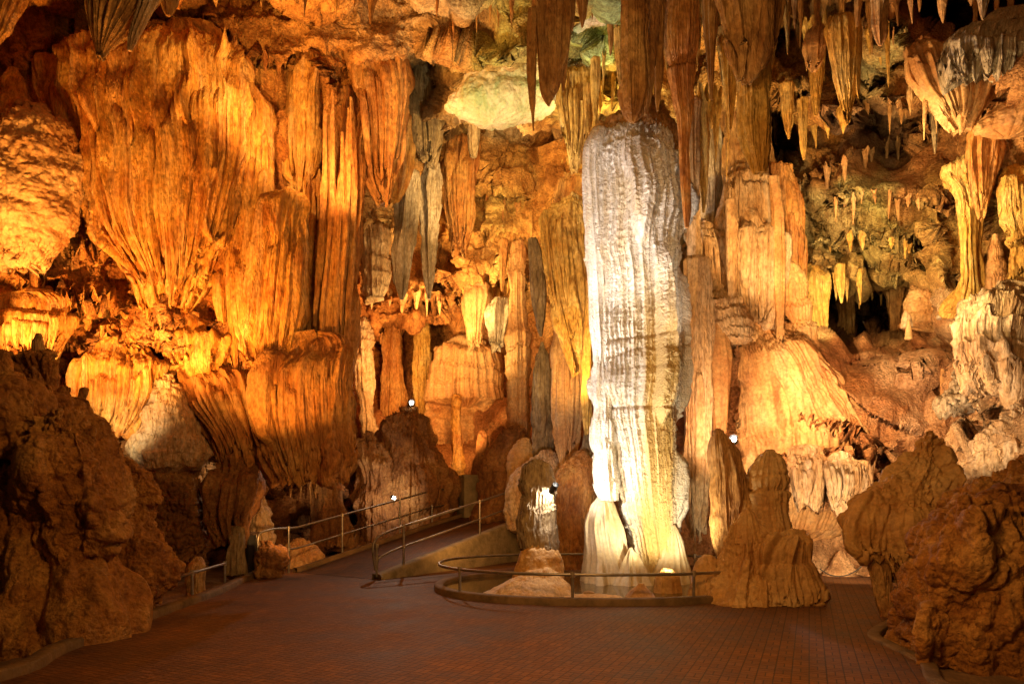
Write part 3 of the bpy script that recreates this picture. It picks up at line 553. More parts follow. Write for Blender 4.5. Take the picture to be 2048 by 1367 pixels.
ROWS = [
 ('thin brown straws above the pale slab', [(860,-20),(960,0),(1060,20)], 12, 20, 80, 9, 'rust', 20, 0, 12.6),
 ('thin amber straws over the column crown', [(1180,120),(1250,110),(1340,120)], 12, 40, 110, 9, 'gold', 10, 0, 13.2),
 ('thin orange spikes behind the fringed drapery', [(1600,60),(1680,50),(1780,70)], 14, 40, 130, 12, 'gold', 10, 0, 13.6),
 ('thin tan spikes below the ledge drapery', [(1800,190),(1880,210),(2030,190)], 12, 30, 90, 10, 'tan', 10, 0, 13.2),
 ('brown stalactites above the green ceiling rock', [(1130,-20),(1180,-20),(1250,-10)], 8, 50, 130, 20, 'brown', 40, 0, 11.8),
 ('brown stalactites crowding behind the thick blunt one', [(1240,20),(1290,10),(1340,20)], 8, 80, 190, 18, 'brown', 40, 0, 12.0),
 ('amber stalactites behind the folded brown sheet', [(1390,0),(1480,0),(1580,0)], 15, 90, 250, 20, 'gold', 40, 0, 11.6),
 ('brown stalactites right of the folded sheet top', [(1570,-30),(1700,-30),(1800,-20)], 13, 50, 140, 20, 'brown', 40, 0, 12.2),
 ('thin amber stalactites right of the broom tail', [(1385,200),(1420,190),(1460,210)], 7, 60, 170, 15, 'gold', 10, 0, 12.8),
 ('brown stalactites along the top left ceiling', [(420,-30),(600,-30),(760,-20)], 12, 30, 90, 20, 'rust', 30, 0, 12.0),
 ('tan stalactites in the ceiling corner at the top right', [(1790,-20),(1880,-20),(2040,-30)], 12, 30, 100, 18, 'tan', 30, 0, 12.4),
 ('amber stalactites under the greenish ceiling rim', [(1140,190),(1200,172),(1290,145)], 9, 30, 75, 11, 'gold'),
 ('pale nubs fringing the pale ceiling slab', [(905,236),(960,230),(1080,214)], 9, 14, 34, 8, 'cream'),
 ('bright gold stalactites under the gold rock', [(885,560),(940,588),(1040,572)], 14, 18, 46, 9, 'gold'),
 ('rust stalactites along the dark back overhang', [(705,600),(830,588),(890,600)], 10, 20, 60, 11, 'tan'),
 ('short rust stalactites above the fluted bell', [(700,682),(800,680),(900,676)], 12, 14, 44, 9, 'rust'),
 ('golden stalactites fringing the gallery mouth', [(1655,548),(1720,570),(1800,580),(1900,562)], 17, 18, 60, 10, 'gold'),
 ('upper stalactites on the greenish right ceiling', [(1655,412),(1740,392),(1850,404)], 13, 16, 52, 9, 'tan'),
 ('lower stalactites on the greenish right ceiling', [(1650,485),(1750,478),(1860,502)], 13, 14, 40, 9, 'gold'),
 ('brown stalactites on the diagonal right ledge', [(1590,372),(1700,315),(1790,284),(1880,250)], 14, 20, 70, 11, 'tan'),
 ('crowded orange stalactites at the top edge', [(1560,20),(1620,10),(1700,8),(1790,20)], 15, 25, 85, 15, 'tan'),
 ('rough stalactites on the bright orange rock', [(1545,235),(1600,225),(1690,215)], 9, 25, 75, 16, 'gold'),
 ('shadowed stalactites above the upper right niche', [(1720,225),(1760,185),(1830,230)], 8, 18, 60, 12, 'brown'),
 ('cream drips on the low right wall', [(1570,925),(1620,942),(1700,935),(1780,945)], 16, 22, 66, 9, 'cream'),
 ('orange stalactites under the left wall first ledge', [(10,620),(100,640),(200,645),(300,620)], 14, 20, 60, 11, 'orange'),
 ('orange stalactites under the left wall second ledge', [(310,672),(420,668),(460,700)], 9, 18, 55, 10, 'orange'),
 ('rust stalactites on the dark top left shelf', [(430,80),(520,118),(570,130)], 8, 18, 50, 11, 'rust'),
 ('rust stalactites in the recess behind the slab', [(885,420),(960,395),(1050,412)], 10, 20, 60, 10, 'rust'),
 ('gold stalactites left of the white column shoulder', [(1120,300),(1160,330),(1190,360)], 6, 20, 60, 10, 'gold'),
 ('dark stalactites over the left hollow', [(360,950),(440,930),(520,965)], 9, 14, 40, 10, 'brown'),
 ('rust stalactites above the dark tunnel', [(570,962),(650,968),(730,955)], 12, 16, 50, 9, 'rust'),
]
for i, r_ in enumerate(ROWS): row(*r_, seed=i)

# ---------------------------------------------------------------- ground, paving, ramp
def grid_sheet(name, x0, x1, y0, y1, z, n, mat, amp=0, kind='structure'):
    X, Y = np.meshgrid(np.linspace(x0, x1, n), np.linspace(y0, y1, n))
    Z = z + amp * fbm(X * .8, Y * .8, 0 * X, 4, 90)
    o = mesh_np(name, np.stack([X, Y, Z], 2).reshape(-1, 3), gridfaces(n, n, False), mat); return tag(o, None, None, None, kind)
grid_sheet('ground', -30, 30, -8, 40, -.06, 400, M['dirt'], .05)
def poly_sheet(name, pts, z, mat):
    me = bpy.data.meshes.new(name); me.from_pydata([(p[0], p[1], z) for p in pts], [], [list(range(len(pts)))]); me.materials.append(mat)
    o = bpy.data.objects.new(name, me); COL.objects.link(o); return tag(o, None, None, None, 'structure')
def smooth_path(pts, n=8):
    pts = [Vector(p) for p in pts]; out = []
    for i in range(len(pts) - 1):
        p0 = pts[max(i - 1, 0)]; p1 = pts[i]; p2 = pts[i + 1]; p3 = pts[min(i + 2, len(pts) - 1)]
        for k in range(n):
            t = k / n
            out.append(.5 * ((2 * p1) + (p2 - p0) * t + (2 * p0 - 5 * p1 + 4 * p2 - p3) * t * t + (3 * p1 - p0 - 3 * p2 + p3) * t ** 3))
    out.append(pts[-1]); return out
left_edge = smooth_path([(-7.5, -3, 0), (-6.2, 3, 0), G(-60, 1372), G(130, 1300), G(330, 1225), G(430, 1188), G(510, 1152), G(600, 1122), G(640, 1112)])
right_edge = smooth_path([(6.5, -3, 0), (5, 3, 0), G(1960, 1400), G(1850, 1325), G(1780, 1290), G(1748, 1268), G(1790, 1240), G(1850, 1210), (9.0, 12.5, 0)])
pave = [(-7.5, -3), *[(p.x, p.y) for p in left_edge[1:]], (-4.2, 22), (11, 22), *[(p.x, p.y) for p in reversed(right_edge)]]
poly_sheet('paved_floor', pave, 0.004, M['brick'])
def sweep_rect(name, path, w_, h, mat, parent=None, zoff=0):
    P = []; n = len(path)
    for i, p in enumerate(path):
        t = (path[min(i + 1, n - 1)] - path[max(i - 1, 0)]); t.z = 0; t.normalize(); r = Vector((t.y, -t.x, 0))
        for a, b in ((-.5, -.04), (-.5, h * .8), (-.38, h), (.38, h), (.5, h * .8), (.5, -.04)): P.append(p + r * (a * w_) + Vector((0, 0, b + zoff)))
    F = [(i * 6 + j, i * 6 + j + 1, (i + 1) * 6 + j + 1, (i + 1) * 6 + j) for i in range(n - 1) for j in range(5)]
    org = path[0].copy()
    return mesh_np(name, [tuple(v) for v in P], F, mat, org, parent, smooth=False)
tag(sweep_rect('kerb', left_edge, .16, .10, M['kerb']), None, None, None, 'structure')
tag(sweep_rect('kerb', right_edge, .13, .03, M['kerb']), None, None, None, 'structure')

# ramp climbing behind the pool
RA, RB = Vector((-2.74, 13.1, 0)), Vector((.08, 17.4, .98)); RC = Vector((2.6, 20.4, 1.75))
near = smooth_path([RA, RA.lerp(RB, .33), RA.lerp(RB, .66), RB, RC], 10)
far = [p + Vector((-1.93, 1.27, 0)) for p in near]
for i, p in enumerate(near): p.z = max(.012, p.z)
for i, p in enumerate(far): p.z = max(.012, near[i].z)
n = len(near)
P = [tuple(p) for p in near] + [tuple(p) for p in far] + [(p.x, p.y, -.05) for p in far]
F = [(i, i + 1, n + i + 1, n + i) for i in range(n - 1)] + [(n + i, n + i + 1, 2 * n + i + 1, 2 * n + i) for i in range(n - 1)]
tag(mesh_np('ramp', P, F, M['brick'], smooth=False), None, None, None, 'structure')
# low retaining wall along the ramp
wl = empty('retaining_wall', RA, 'low curved stained concrete wall holding the brick ramp behind the pool', 'wall')
base_pts = [p - Vector((-.0, .0, 0)) for p in near]
P = []
for i, p in enumerate(near):
    t = (near[min(i + 1, n - 1)] - near[max(i - 1, 0)]); t.z = 0; t.normalize(); r = Vector((t.y, -t.x, 0))
    ww = .24
    P += [tuple(p + r * ww + Vector((0, 0, -.1 - p.z))), tuple(p + r * ww + Vector((0, 0, .05))), tuple(p + r * (ww - .04) + Vector((0, 0, .10))), tuple(p + Vector((0, 0, .10))), tuple(p - r * .02 + Vector((0, 0, -.05)))]
F = [(i * 5 + j, i * 5 + j + 1, (i + 1) * 5 + j + 1, (i + 1) * 5 + j) for i in range(n - 1) for j in range(4)]
F.append((0, 1, 2, 3))
mesh_np('wall_face', P, F, M['concrete'], RA, wl, smooth=False)
tag(sweep_rect('kerb', far, .14, .09, M['kerb']), None, None, None, 'structure')

# ---------------------------------------------------------------- pool
PC = Vector((1.45, 11.75, 0)); PA, PB = 2.72, 2.0
def ring(a, b, z, n=96, e=.9):
    return [Vector((PC.x + a * math.copysign(abs(math.cos(t)) ** e, math.cos(t)), PC.y + b * math.copysign(abs(math.sin(t)) ** e, math.sin(t)), z)) for t in [2 * math.pi * i / n for i in range(n)]]
rp = ring(PA, PB, .0); rp.append(rp[0].copy())
pk = sweep_rect('pool_kerb', rp, .17, .11, M['kerb']); tag(pk, 'low oval concrete kerb edging the shallow pool around the white column', 'kerb')
grid = ring(PA - .08, PB - .08, .010); poly_sheet('pool_bed', grid, .012, M['concrete'])
poly_sheet('pool_water', ring(PA - .083, PB - .083, 0), .045, M['water'])

# ---------------------------------------------------------------- rails
def tube(name, path, r, mat, parent=None, seg=10, loc=None):
    P = []; n = len(path)
    for i, p in enumerate(path):
        t = (path[min(i + 1, n - 1)] - path[max(i - 1, 0)]).normalized()
        u = t.cross(Vector((0, 0, 1))); u = u.normalized() if u.length > .05 else Vector((1, 0, 0)); v = t.cross(u)
        for k in range(seg):
            a = 2 * math.pi * k / seg; P.append(tuple(p + u * (math.cos(a) * r) + v * (math.sin(a) * r)))
    F = gridfaces(n, seg, True)
    return mesh_np(name, P, F, mat, loc or path[0], parent)
def joint(parent, p, r=.03):
    return tube('joint', [p - Vector((0, 0, r * 1.4)), p - Vector((0, 0, r)), p + Vector((0, 0, r)), p + Vector((0, 0, r * 1.4))], r * 1.25, M['joint'], parent)
def fence(label, path, posts, h, mids=(), r=.024, group=None, bend0=False):
    o = empty('railing', path[0] - Vector((0, 0, 0)), label, 'railing', group)
    tube('top_rail', [p + Vector((0, 0, h)) for p in path], r, M['steel'], o)
    for m_ in mids: tube('middle_rail', [p + Vector((0, 0, m_)) for p in path], r * .8, M['steel'], o)
    for p in posts:
        po = tube('post', [p, p + Vector((0, 0, h))], r * .95, M['steel'], o)
        joint(po, p + Vector((0, 0, h)), r * 1.2)
        for m_ in mids: joint(po, p + Vector((0, 0, m_)), r * 1.05)
    return o
# ring rail round the front of the pool
rr = ring(PA, PB, .10, 72)
idx = [i for i in range(72)]
front = [rr[i % 72] for i in range(14, 70)]                        # from the back left round the front to the right
def near_x(path, px):
    return min(path, key=lambda p: abs((p.x / p.y) * FPX + 1024 - px) + (0 if p.y < PC.y else 500))
fence('low curved steel railing round the front of the pool, in front of the stalagmite', front, [near_x(front, 915), near_x(front, 1163), near_x(front, 1388), front[9]], .35, ())
bk = [rr[i % 72] for i in range(-1, 13)]
fence('short steel rail behind the pool between the lit stalagmite and the white column', bk, [bk[2], bk[9]], .36, ())
# ramp railings
o = empty('railing', RA, 'steel handrail with a curled end on top of the curved concrete ramp wall', 'railing')
nr = [p + Vector((.1, -.06, .1)) for p in near]
H1, H2 = .78, .36
end = nr[0]
curl = smooth_path([end + Vector((-.02, -.05, .08)), end + Vector((-.06, -.08, .5)), end + Vector((0, 0, .70)), nr[2] + Vector((0, 0, H1 - .02)), nr[5] + Vector((0, 0, H1))], 8)
tube('top_rail', curl + [p + Vector((0, 0, H1)) for p in nr[6:]], .026, M['steel'], o)
tube('middle_rail', smooth_path([end + Vector((0, 0, .20)), nr[1] + Vector((0, 0, H2 - .04)), nr[4] + Vector((0, 0, H2))], 5) + [p + Vector((0, 0, H2)) for p in nr[5:]], .021, M['steel'], o)
def nx(path, px): return min(path, key=lambda p: abs((p.x / p.y) * FPX + 1024 - px))
fine = smooth_path(nr, 8)
for i, px in enumerate((752, 808, 960, 1100)):
    p = nx(fine, px); hh = H1 if i else .55
    po = tube('post', [p - Vector((0, 0, .05)), p + Vector((0, 0, hh))], .026, M['steel'], o); joint(po, p + Vector((0, 0, hh)), .03); joint(po, p + Vector((0, 0, H2 if i else .3)), .026)
o = empty('railing', far[0], 'two-bar steel handrail along the far side of the brick ramp', 'railing')
fr = [p + Vector((-.05, .03, .05)) for p in far]
ext = smooth_path([fr[0] + Vector((-.35, -1.1, 0)), fr[0] + Vector((-.2, -.5, 0)), fr[0]], 5)[:-1] + fr[:29]
tail = [ext[-1] + Vector((.25, .5, .05)), ext[-1] + Vector((.25, .95, .12)), ext[-1] + Vector((-.1, 1.25, .2)), ext[-1] + Vector((-.4, 1.6, .4))]
top = smooth_path([ext[0] + Vector((0, 0, .45)), ext[0] + Vector((0, .05, .8)), ext[3] + Vector((0, 0, .88))], 5)[:-1] + [p + Vector((0, 0, .9)) for p in ext[4:]]
tube('top_rail', top + [p + Vector((0, 0, .9)) for p in smooth_path([ext[-1]] + tail, 5)[1:]], .024, M['steel'], o)
tube('middle_rail', [p + Vector((0, 0, .45)) for p in ext] + [p + Vector((0, 0, .45)) for p in smooth_path([ext[-1]] + tail, 5)[1:]], .02, M['steel'], o)
fine = smooth_path(ext, 6)
for px in (578, 684, 800, 905):
    p = nx(fine, px); po = tube('post', [p - Vector((0, 0, .06)), p + Vector((0, 0, .9))], .023, M['steel'], o); joint(po, p + Vector((0, 0, .9)), .028); joint(po, p + Vector((0, 0, .45)), .026)
# low rail by the left kerb
lr = [p + Vector((-.16, .05, 0)) for p in smooth_path([G(325, 1229), G(392, 1204), G(465, 1174)], 8)]
fence('low single steel rail beside the left kerb in front of the dark hollow', lr, [nx(lr, 388), lr[-1]], .42, ())
# upper stairs rail
p0 = W(905, 985, 21.5)
st_r = [W(880, 935, 22.5), W(908, 950, 22), W(922, 955, 21.6), W(922, 972, 21.4), W(912, 985, 21.2)]
fence('bent steel stair rail end between the domed mound and the concrete block', smooth_path([Vector((v.x, v.y, v.z - .5)) for v in st_r], 5), [Vector((st_r[1].x, st_r[1].y, st_r[1].z - .9)), Vector((st_r[-1].x, st_r[-1].y, st_r[-1].z - 1.0))], .5, ())

# ---------------------------------------------------------------- boxes
def box(name, c, s, mat, rot=0, parent=None, label=None, cat=None, bev=.012):
    import bmesh
    bm = bmesh.new(); bmesh.ops.create_cube(bm, size=1)
    for v in bm.verts: v.co = Vector((v.co.x * s[0], v.co.y * s[1], v.co.z * s[2]))
    bmesh.ops.bevel(bm, geom=bm.edges[:], offset=bev, segments=2, affect='EDGES')
    me = bpy.data.meshes.new(name); bm.to_mesh(me); bm.free(); me.materials.append(mat)
    o = bpy.data.objects.new(name, me); COL.objects.link(o); o.rotation_euler.z = rot
    o.location = Vector(c) - (wloc(parent) if parent else Vector((0, 0, 0)))
    if parent: o.parent = parent
    return tag(o, label, cat)
b = empty('pedestal', W(948, 1045, 19.4), 'rough square concrete block beside the top of the ramp', 'block')
box('block', W(948, 1000, 19.4), (.82, .8, 1.35), M['concrete'], R(20), b); box('cap', W(948, 1000, 19.4) + Vector((0, 0, .70)), (.88, .86, .05), M['concrete'], R(20), b)
g = G(494, 1152); b = empty('information_stand', g, 'dark upright visitor stand with a slanted board top by the left kerb', 'stand')
box('cabinet', g + Vector((-.03, .1, .42)), (.30, .26, .84), M['black'], R(-25), b)
bt = box('board', g + Vector((-.03, .1, .87)), (.40, .34, .03), M['darkwood'], R(-25), b); bt.rotation_euler.x = R(8)
tube('leg', [g + Vector((.15, .1, 0)), g + Vector((.15, .1, .85))], .025, M['steel'], b)
# hanging rope at the right passage
cp = [W(1640, 1137, 13.2), W(1660, 1149, 13.2), W(1685, 1151, 13.1), W(1708, 1143, 13), W(1732, 1124, 12.8)]
tag(tube('rope', smooth_path(cp, 6), .013, M['rope']), 'dark sagging rope across the passage at the right, before the pale wall', 'rope')

# ---------------------------------------------------------------- lamp fixtures that show in the photograph
def fixture(label, pos, target, e=0, r=.06, color=WHITE, angle=120):
    pos = Vector(pos); o = empty('floodlight', pos, label, 'lamp', 'floodlights between the rocks')
    d_ = (Vector(target) - pos).normalized()
    hs = tube('housing', [pos - d_ * .13, pos - d_ * .12, pos - d_ * .02, pos + d_ * .03], r * 1.15, M['black'], o)
    tube('hood', [pos - d_ * .02, pos + d_ * .06], r * 1.25, M['black'], hs)
    tube('bracket', [pos - d_ * .08 + Vector((0, 0, -.2)), pos - d_ * .08], .012, M['steel'], o)
    me = tube('lens', [pos, pos + d_ * .012, pos + d_ * .03, pos + d_ * .035], r * .7, M['glow'], o)
    # close the lens with a fan-like tapering end
    tube('lens_face', [pos + d_ * .02, pos + d_ * .045], r * .45, M['glow'], o)
    if e: lamp(pos + d_ * .07, target, e, color, angle, .04)
CAMP = Vector((0, 0, 1.5))
fixture('glaring white floodlight on top of the dark domed mound', W(823, 806, 18.7), W(835, 700, 15), 300, .07, (1, .8, .6), 150)
fixture('glaring white floodlight beside the dark pointed pillar at the right', W(1468, 878, 11.8), W(1430, 800, 9.5), 60, .06, WHITE, 150)
fixture('white floodlight on the right shoulder of the small lit stalagmite', W(1106, 979, 10.66), W(1086, 1020, 11.0), 42, .045, WHITE, 165)
fixture('white floodlight on the dark rock at the foot of the white column', W(1338, 1148, 10.9), W(1325, 1130, 10.6), 25, .05, WHITE, 160)
fixture('bright floodlight in the hollow above the left boulder', W(205, 868, 11.6), W(203, 840, 12.1), 60, .05, (1, .85, .5), 140)
fixture('bright floodlight low on the rocks behind the far ramp railing', W(786, 994, 17.2), W(768, 985, 18.2), 45, .05, (1, .8, .6), 140)

exec_forms = True
# ================================================================ formations
RB1 = ((.46, .19), (.15, .085), (.065, .026)); RB2 = ((.32, .13), (.12, .062), (.055, .018)); RBs = ((.24, .08), (.10, .045)); RBf = ((.13, .04), (.065, .022))
D_ = 'drapery'; C_ = 'cave column'; T_ = 'stalactite'; G_ = 'stalagmite'; B_ = 'boulder'; FL = 'flowstone'
# ---- left orange wall
form('flowstone_drapery', 'huge orange fluted drapery fanning down the left wall from a rounded shelf', D_, 13.2, '58 250 420;70 205 455;95 160 482;130 138 497;200 140 506;300 160 505;400 168 480;480 200 455;540 255 420;590 290 375', M['orange'], th=.42, ribs=((.62, .30), (.17, .085), (.065, .024)), rough=.12, rag=.7, ragp=.17, sq=.85, folds=14)
form('flowstone_drapery', 'shadowed orange drapery tucked behind the huge one, at the far left', D_, 13.9, '95 90 200;115 60 210;180 62 220;260 90 220;330 120 215;380 150 210', M['orange'], th=.4, ribs=RB1, rough=.06, rag=.25, folds=6)
form('flowstone_dome', 'smooth swollen orange dome at the left edge, brightly lit below', FL, 12.6, '228 25 95;245 0 125;280 -30 152;330 -60 170;390 -80 172;440 -80 160;500 -70 120;530 -60 90', M['tan'], th=.5, rough=.14, rscale=1.1, lump=.2, rag=.2)
form('stalagmite', 'small tiered stub standing on the smooth orange dome at the left', G_, 12.9, '138 18 34;160 10 46;200 8 52;240 0 62', M['orange'], th=.8, tiers=(.2, .04), rough=.05)
form('flowstone_drapery', 'orange drapery with a rough shelf top right of the huge fan', D_, 13.6, '238 488 520;255 475 540;300 478 552;380 468 555;460 450 548;540 432 540;590 440 510', M['orange'], th=.5, ribs=RB1, rough=.07, rag=.3, folds=5)
form('flowstone_drapery', 'dome-topped orange drapery with dense straight flutes below the upper shelf', D_, 13.3, '372 560 585;382 538 604;410 525 612;500 512 612;600 500 606;680 486 596;730 500 580', M['orange'], th=.6, ribs=RB1, rough=.05, rag=.35, folds=6)
form('flowstone_drapery', 'narrow orange drapery hanging below the huge fan towards the centre', D_, 13.5, '470 430 500;520 425 515;600 428 520;680 440 520;740 455 505', M['orange'], th=.5, ribs=RB1, rough=.07, rag=.3, folds=5)
form('flowstone_drapery', 'domed orange pillar with a pale patch high between two dark clefts', D_, 14.4, '108 600 636;125 588 652;170 576 640;250 572 640;330 574 632;380 580 620;410 590 612', M['orange'], th=.6, ribs=RB1, rough=.08, rag=.4, sink=.15, folds=3)
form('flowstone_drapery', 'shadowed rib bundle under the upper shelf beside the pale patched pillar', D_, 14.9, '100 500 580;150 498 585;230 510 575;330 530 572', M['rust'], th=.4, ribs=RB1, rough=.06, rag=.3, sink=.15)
form('flowstone_column', 'tall rust-orange fluted pillar at the right end of the left wall', C_, 13.8, '120 648 700;200 640 712;286 644 716;340 640 722;450 640 716;560 628 712;650 618 706;740 610 702;800 605 700', M['rust'], th=.7, ribs=RB1, rough=.06, lean=(.9, 0), folds=6)
form('flowstone_drapery', 'wide orange fluted drapery between the dome-topped one and the tall pillar', D_, 14.3, '330 590 640;400 590 650;450 590 650;560 570 655;660 556 650;740 560 640;790 570 630', M['orange'], th=.5, ribs=RB1, rough=.06, rag=.2, folds=6)
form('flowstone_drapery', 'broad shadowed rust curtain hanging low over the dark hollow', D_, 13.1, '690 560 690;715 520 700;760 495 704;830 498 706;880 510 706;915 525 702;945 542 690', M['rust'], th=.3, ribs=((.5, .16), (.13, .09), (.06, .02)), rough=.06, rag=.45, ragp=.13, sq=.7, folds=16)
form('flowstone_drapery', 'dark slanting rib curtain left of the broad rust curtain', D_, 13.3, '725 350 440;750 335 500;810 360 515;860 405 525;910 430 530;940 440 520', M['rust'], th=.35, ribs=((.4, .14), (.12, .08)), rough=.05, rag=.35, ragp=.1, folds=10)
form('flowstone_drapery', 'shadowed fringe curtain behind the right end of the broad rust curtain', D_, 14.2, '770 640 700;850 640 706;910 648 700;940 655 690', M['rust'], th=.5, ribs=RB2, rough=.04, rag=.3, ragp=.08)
form('flowstone_drapery', 'orange fringe of short flutes on the middle ledge of the left wall', D_, 13.3, '655 330 440;680 322 462;720 330 450;745 340 440', M['orange'], th=.4, ribs=RB2, rough=.05, rag=.3, ragp=.09)
form('flowstone_drapery', 'pale orange curtain of streaks above the left floodlight', D_, 12.9, '700 160 290;720 150 320;780 146 322;830 150 300;860 160 270', M['orange'], th=.35, ribs=RB2, rough=.05, rag=.3, ragp=.12, folds=10)
form('flowstone_drapery', 'row of thin orange spikes hanging at the left edge under a ledge', D_, 12.6, '610 -60 120;640 -70 135;690 -60 125;720 -40 110', M['orange'], th=.35, ribs=((.3, .08), (.1, .045)), rough=.05, rag=.45, ragp=.13, folds=10)
form('limestone_boulder', 'grey-tan smooth rock face beneath the orange ledges, cut by a diagonal shadow', B_, 13.0, '752 320 345;790 290 370;840 260 395;880 245 415;910 250 420;935 275 395', M['cream'], th=.6, rough=.14, rscale=1.4, lump=.2)
form('limestone_boulder', 'dark grey underside rock below the smooth rock face', B_, 13.4, '900 255 400;950 260 420;1000 280 430;1060 300 420;1120 330 400', M['umber'], th=.6, rough=.22, lump=.3)
form('limestone_boulder', 'dark hanging mass with a ragged fringe over the left hollow', B_, 13.2, '930 430 520;980 410 522;1040 412 500;1075 430 490', M['umber'], th=.6, rough=.14, rag=.4, folds=5, sink=.6, ragp=.1, ribs=RBs)
form('flowstone_column', 'thin dark pillar with a widened foot behind the low left rail', C_, 12.9, '1060 450 492;1085 462 488;1110 452 486;1150 448 490', M['grey'], th=.8, rough=.06, ribs=RBs)
form('flowstone_column', 'brilliantly lit gnarled sliver of rock glimpsed behind the hanging curtain', C_, 14.8, '860 488 505;890 484 512;940 484 520;990 492 530;1040 500 540;1090 495 545;1140 505 560', M['cream'], th=.8, rough=.16)
form('limestone_boulder', 'low rust rock heap at the kerb right of the visitor stand', B_, 13.4, '1085 525 545;1100 510 570;1125 505 575;1150 500 560', M['umber'], th=.8, rough=.12)
form('limestone_boulder', 'small rust rock at the start of the far ramp railing', B_, 15.6, '1080 590 612;1090 575 630;1110 565 645;1130 560 640', M['tan'], th=.8, rough=.1)
form('limestone_boulder', 'small squat rock seen through the low left rail', B_, 11.5, '1115 385 404;1130 372 412;1160 368 412;1195 370 410', M['brown'], th=.8, rough=.06)
form('limestone_boulder', 'large smooth pale green ceiling slab behind three dark stalactites', 'slab', 14.0, '70 1030 1090;90 985 1120;120 940 1130;160 918 1130;195 892 1120;215 888 1100;232 915 1050', M['slab'], th=.45, rough=.13, rscale=1.6, lump=.25, sink=.6)
form('limestone_boulder', 'green mottled ceiling rock at the top edge, left of the blunt stalactite', 'slab', 13.0, '-120 1100 1260;-20 1120 1262;30 1130 1255;60 1150 1235', M['slab'], th=.5, rough=.14, rscale=1.3, lump=.2)
# ---- ceiling stalactites, left
form('stalactite', 'dark brown fluted stalactite cluster tapering to one point at the top left', T_, 9.6, '-120 140 360;-40 160 345;0 176 312;40 180 282;70 184 252;95 190 224;118 196 208', M['brown'], th=.6, ribs=((.2, .07), (.07, .028)), rough=.03, rag=.06, lump=.3)
form('stalactite', 'slim pale tilted stalactite right of the dark cluster at the top left', T_, 9.5, '-80 290 350;0 282 316;40 268 296;75 258 278;102 256 264', M['cream'], th=.8, ribs=RBf, rough=.02)
form('stalactite', 'short stubby stalactite pair at the top edge, near the dark cluster', T_, 9.8, '-80 310 370;0 322 356;20 326 348;32 332 342', M['brown'], th=.8, ribs=RBf, rough=.03)
form('stalactite', 'orange lit stalactite cut by the top left corner of the photo', T_, 9.2, '-120 -60 90;-20 -50 50;20 -50 28;60 -40 8;85 -30 -4', M['orange'], th=.7, ribs=RBf, rough=.05)
# ---- centre left
form('flowstone_drapery', 'leaning orange rock curtain left of the dark cleft in the ceiling', D_, 14.6, '60 690 760;100 688 812;170 708 822;250 722 815;320 728 805;370 740 792;395 755 780', M['rust'], th=.6, ribs=((.45, .09), (.14, .035)), rough=.16, rag=.3, lump=.2, folds=6)
form('flowstone_drapery', 'swollen orange tongue of rock low beside the dark cleft', D_, 15.2, '215 790 818;240 775 822;300 762 822;360 755 810;400 765 795', M['orange'], th=.6, ribs=RB2, rough=.1)
form('stalactite', 'wide dark grey blunt stalactite mass in the cleft of the ceiling', T_, 16.8, '140 822 872;180 818 880;250 820 886;290 828 880;318 838 868', M['grey'], th=.7, ribs=((.3, .08), (.1, .03)), rough=.05, rag=.3, folds=6)
form('stalactite', 'pale green-grey fluted stalactite with two points, left of the gold rock', T_, 16.5, '345 812 838;370 792 840;420 784 836;500 786 826;560 790 818;598 800 806', M['greywhite'], th=.8, ribs=RB2, tiers=(.5, .03), rough=.03)
form('stalactite', 'grey tiered stalactite hanging right beside the pale green-grey one', T_, 17.0, '330 850 880;380 836 884;440 842 876;500 846 870;560 850 866;598 855 860', M['greywhite'], th=.8, ribs=RB2, tiers=(.45, .06), rough=.03)
form('flowstone_drapery', 'long brown fluted curtain hanging behind the two grey stalactites', D_, 18.2, '280 890 960;330 884 958;400 888 950;460 900 945;500 905 930', M['rust'], th=.5, ribs=RB2, rough=.05, rag=.4, folds=5)
form('stalactite', 'short brown fluted stub under the pale overhanging ceiling slab', T_, 16.6, '225 935 962;260 934 960;295 936 956;315 942 952', M['grey'], th=.8, ribs=RBf, rough=.02)
form('flowstone_column', 'leaning tiered cream pillar partly hidden by the left wall edge', C_, 18.8, '425 722 750;450 716 770;500 722 778;560 724 780;600 730 770', M['cream'], th=.8, tiers=(.45, .12), rough=.08, ribs=RBs)
form('flowstone_drapery', 'orange rib curtain at the back, under the gold rock', D_, 20.5, '570 930 975;600 926 975;650 934 965;690 940 960', M['tan'], th=.6, ribs=RB2, rough=.05, rag=.3)
form('flowstone_drapery', 'pale grey rib curtain left of the tiered back column', D_, 19.8, '600 985 1018;625 975 1020;660 978 1015;690 982 1008', M['greywhite'], th=.6, ribs=RB2, rough=.05, rag=.4)
form('flowstone_column', 'tiered orange back column reaching the ceiling left of the gold drapery', C_, 19.2, '480 1024 1046;520 1020 1050;600 1018 1052;680 1012 1060;760 1014 1062;830 1014 1060;900 1018 1062', M['tan'], th=.85, tiers=(.55, .10), ribs=RBs, rough=.05)
form('stalactite', 'dark grey-brown long stalactite between the back column and gold drapery', T_, 16.4, '480 1056 1076;520 1058 1088;580 1064 1094;630 1070 1092;655 1076 1088;672 1080 1085', M['grey'], th=.8, ribs=RB2, rough=.03)
form('stalactite', 'small rust stalactite hanging before the back column', T_, 18.6, '480 1000 1016;530 998 1012;570 1001 1009;582 1003 1007', M['rust'], th=.8, ribs=RBf, rough=.02)
form('flowstone_drapery', 'big golden yellow drapery with long points left of the white column', D_, 15.0, '396 1120 1165;410 1090 1176;450 1078 1182;520 1084 1190;590 1094 1192;650 1112 1190;700 1130 1188;725 1142 1180', M['gold'], th=.45, ribs=((.5, .14), (.17, .04), (.07, .012)), rough=.06, rag=.9, ragp=.36, pop=.006, folds=10)
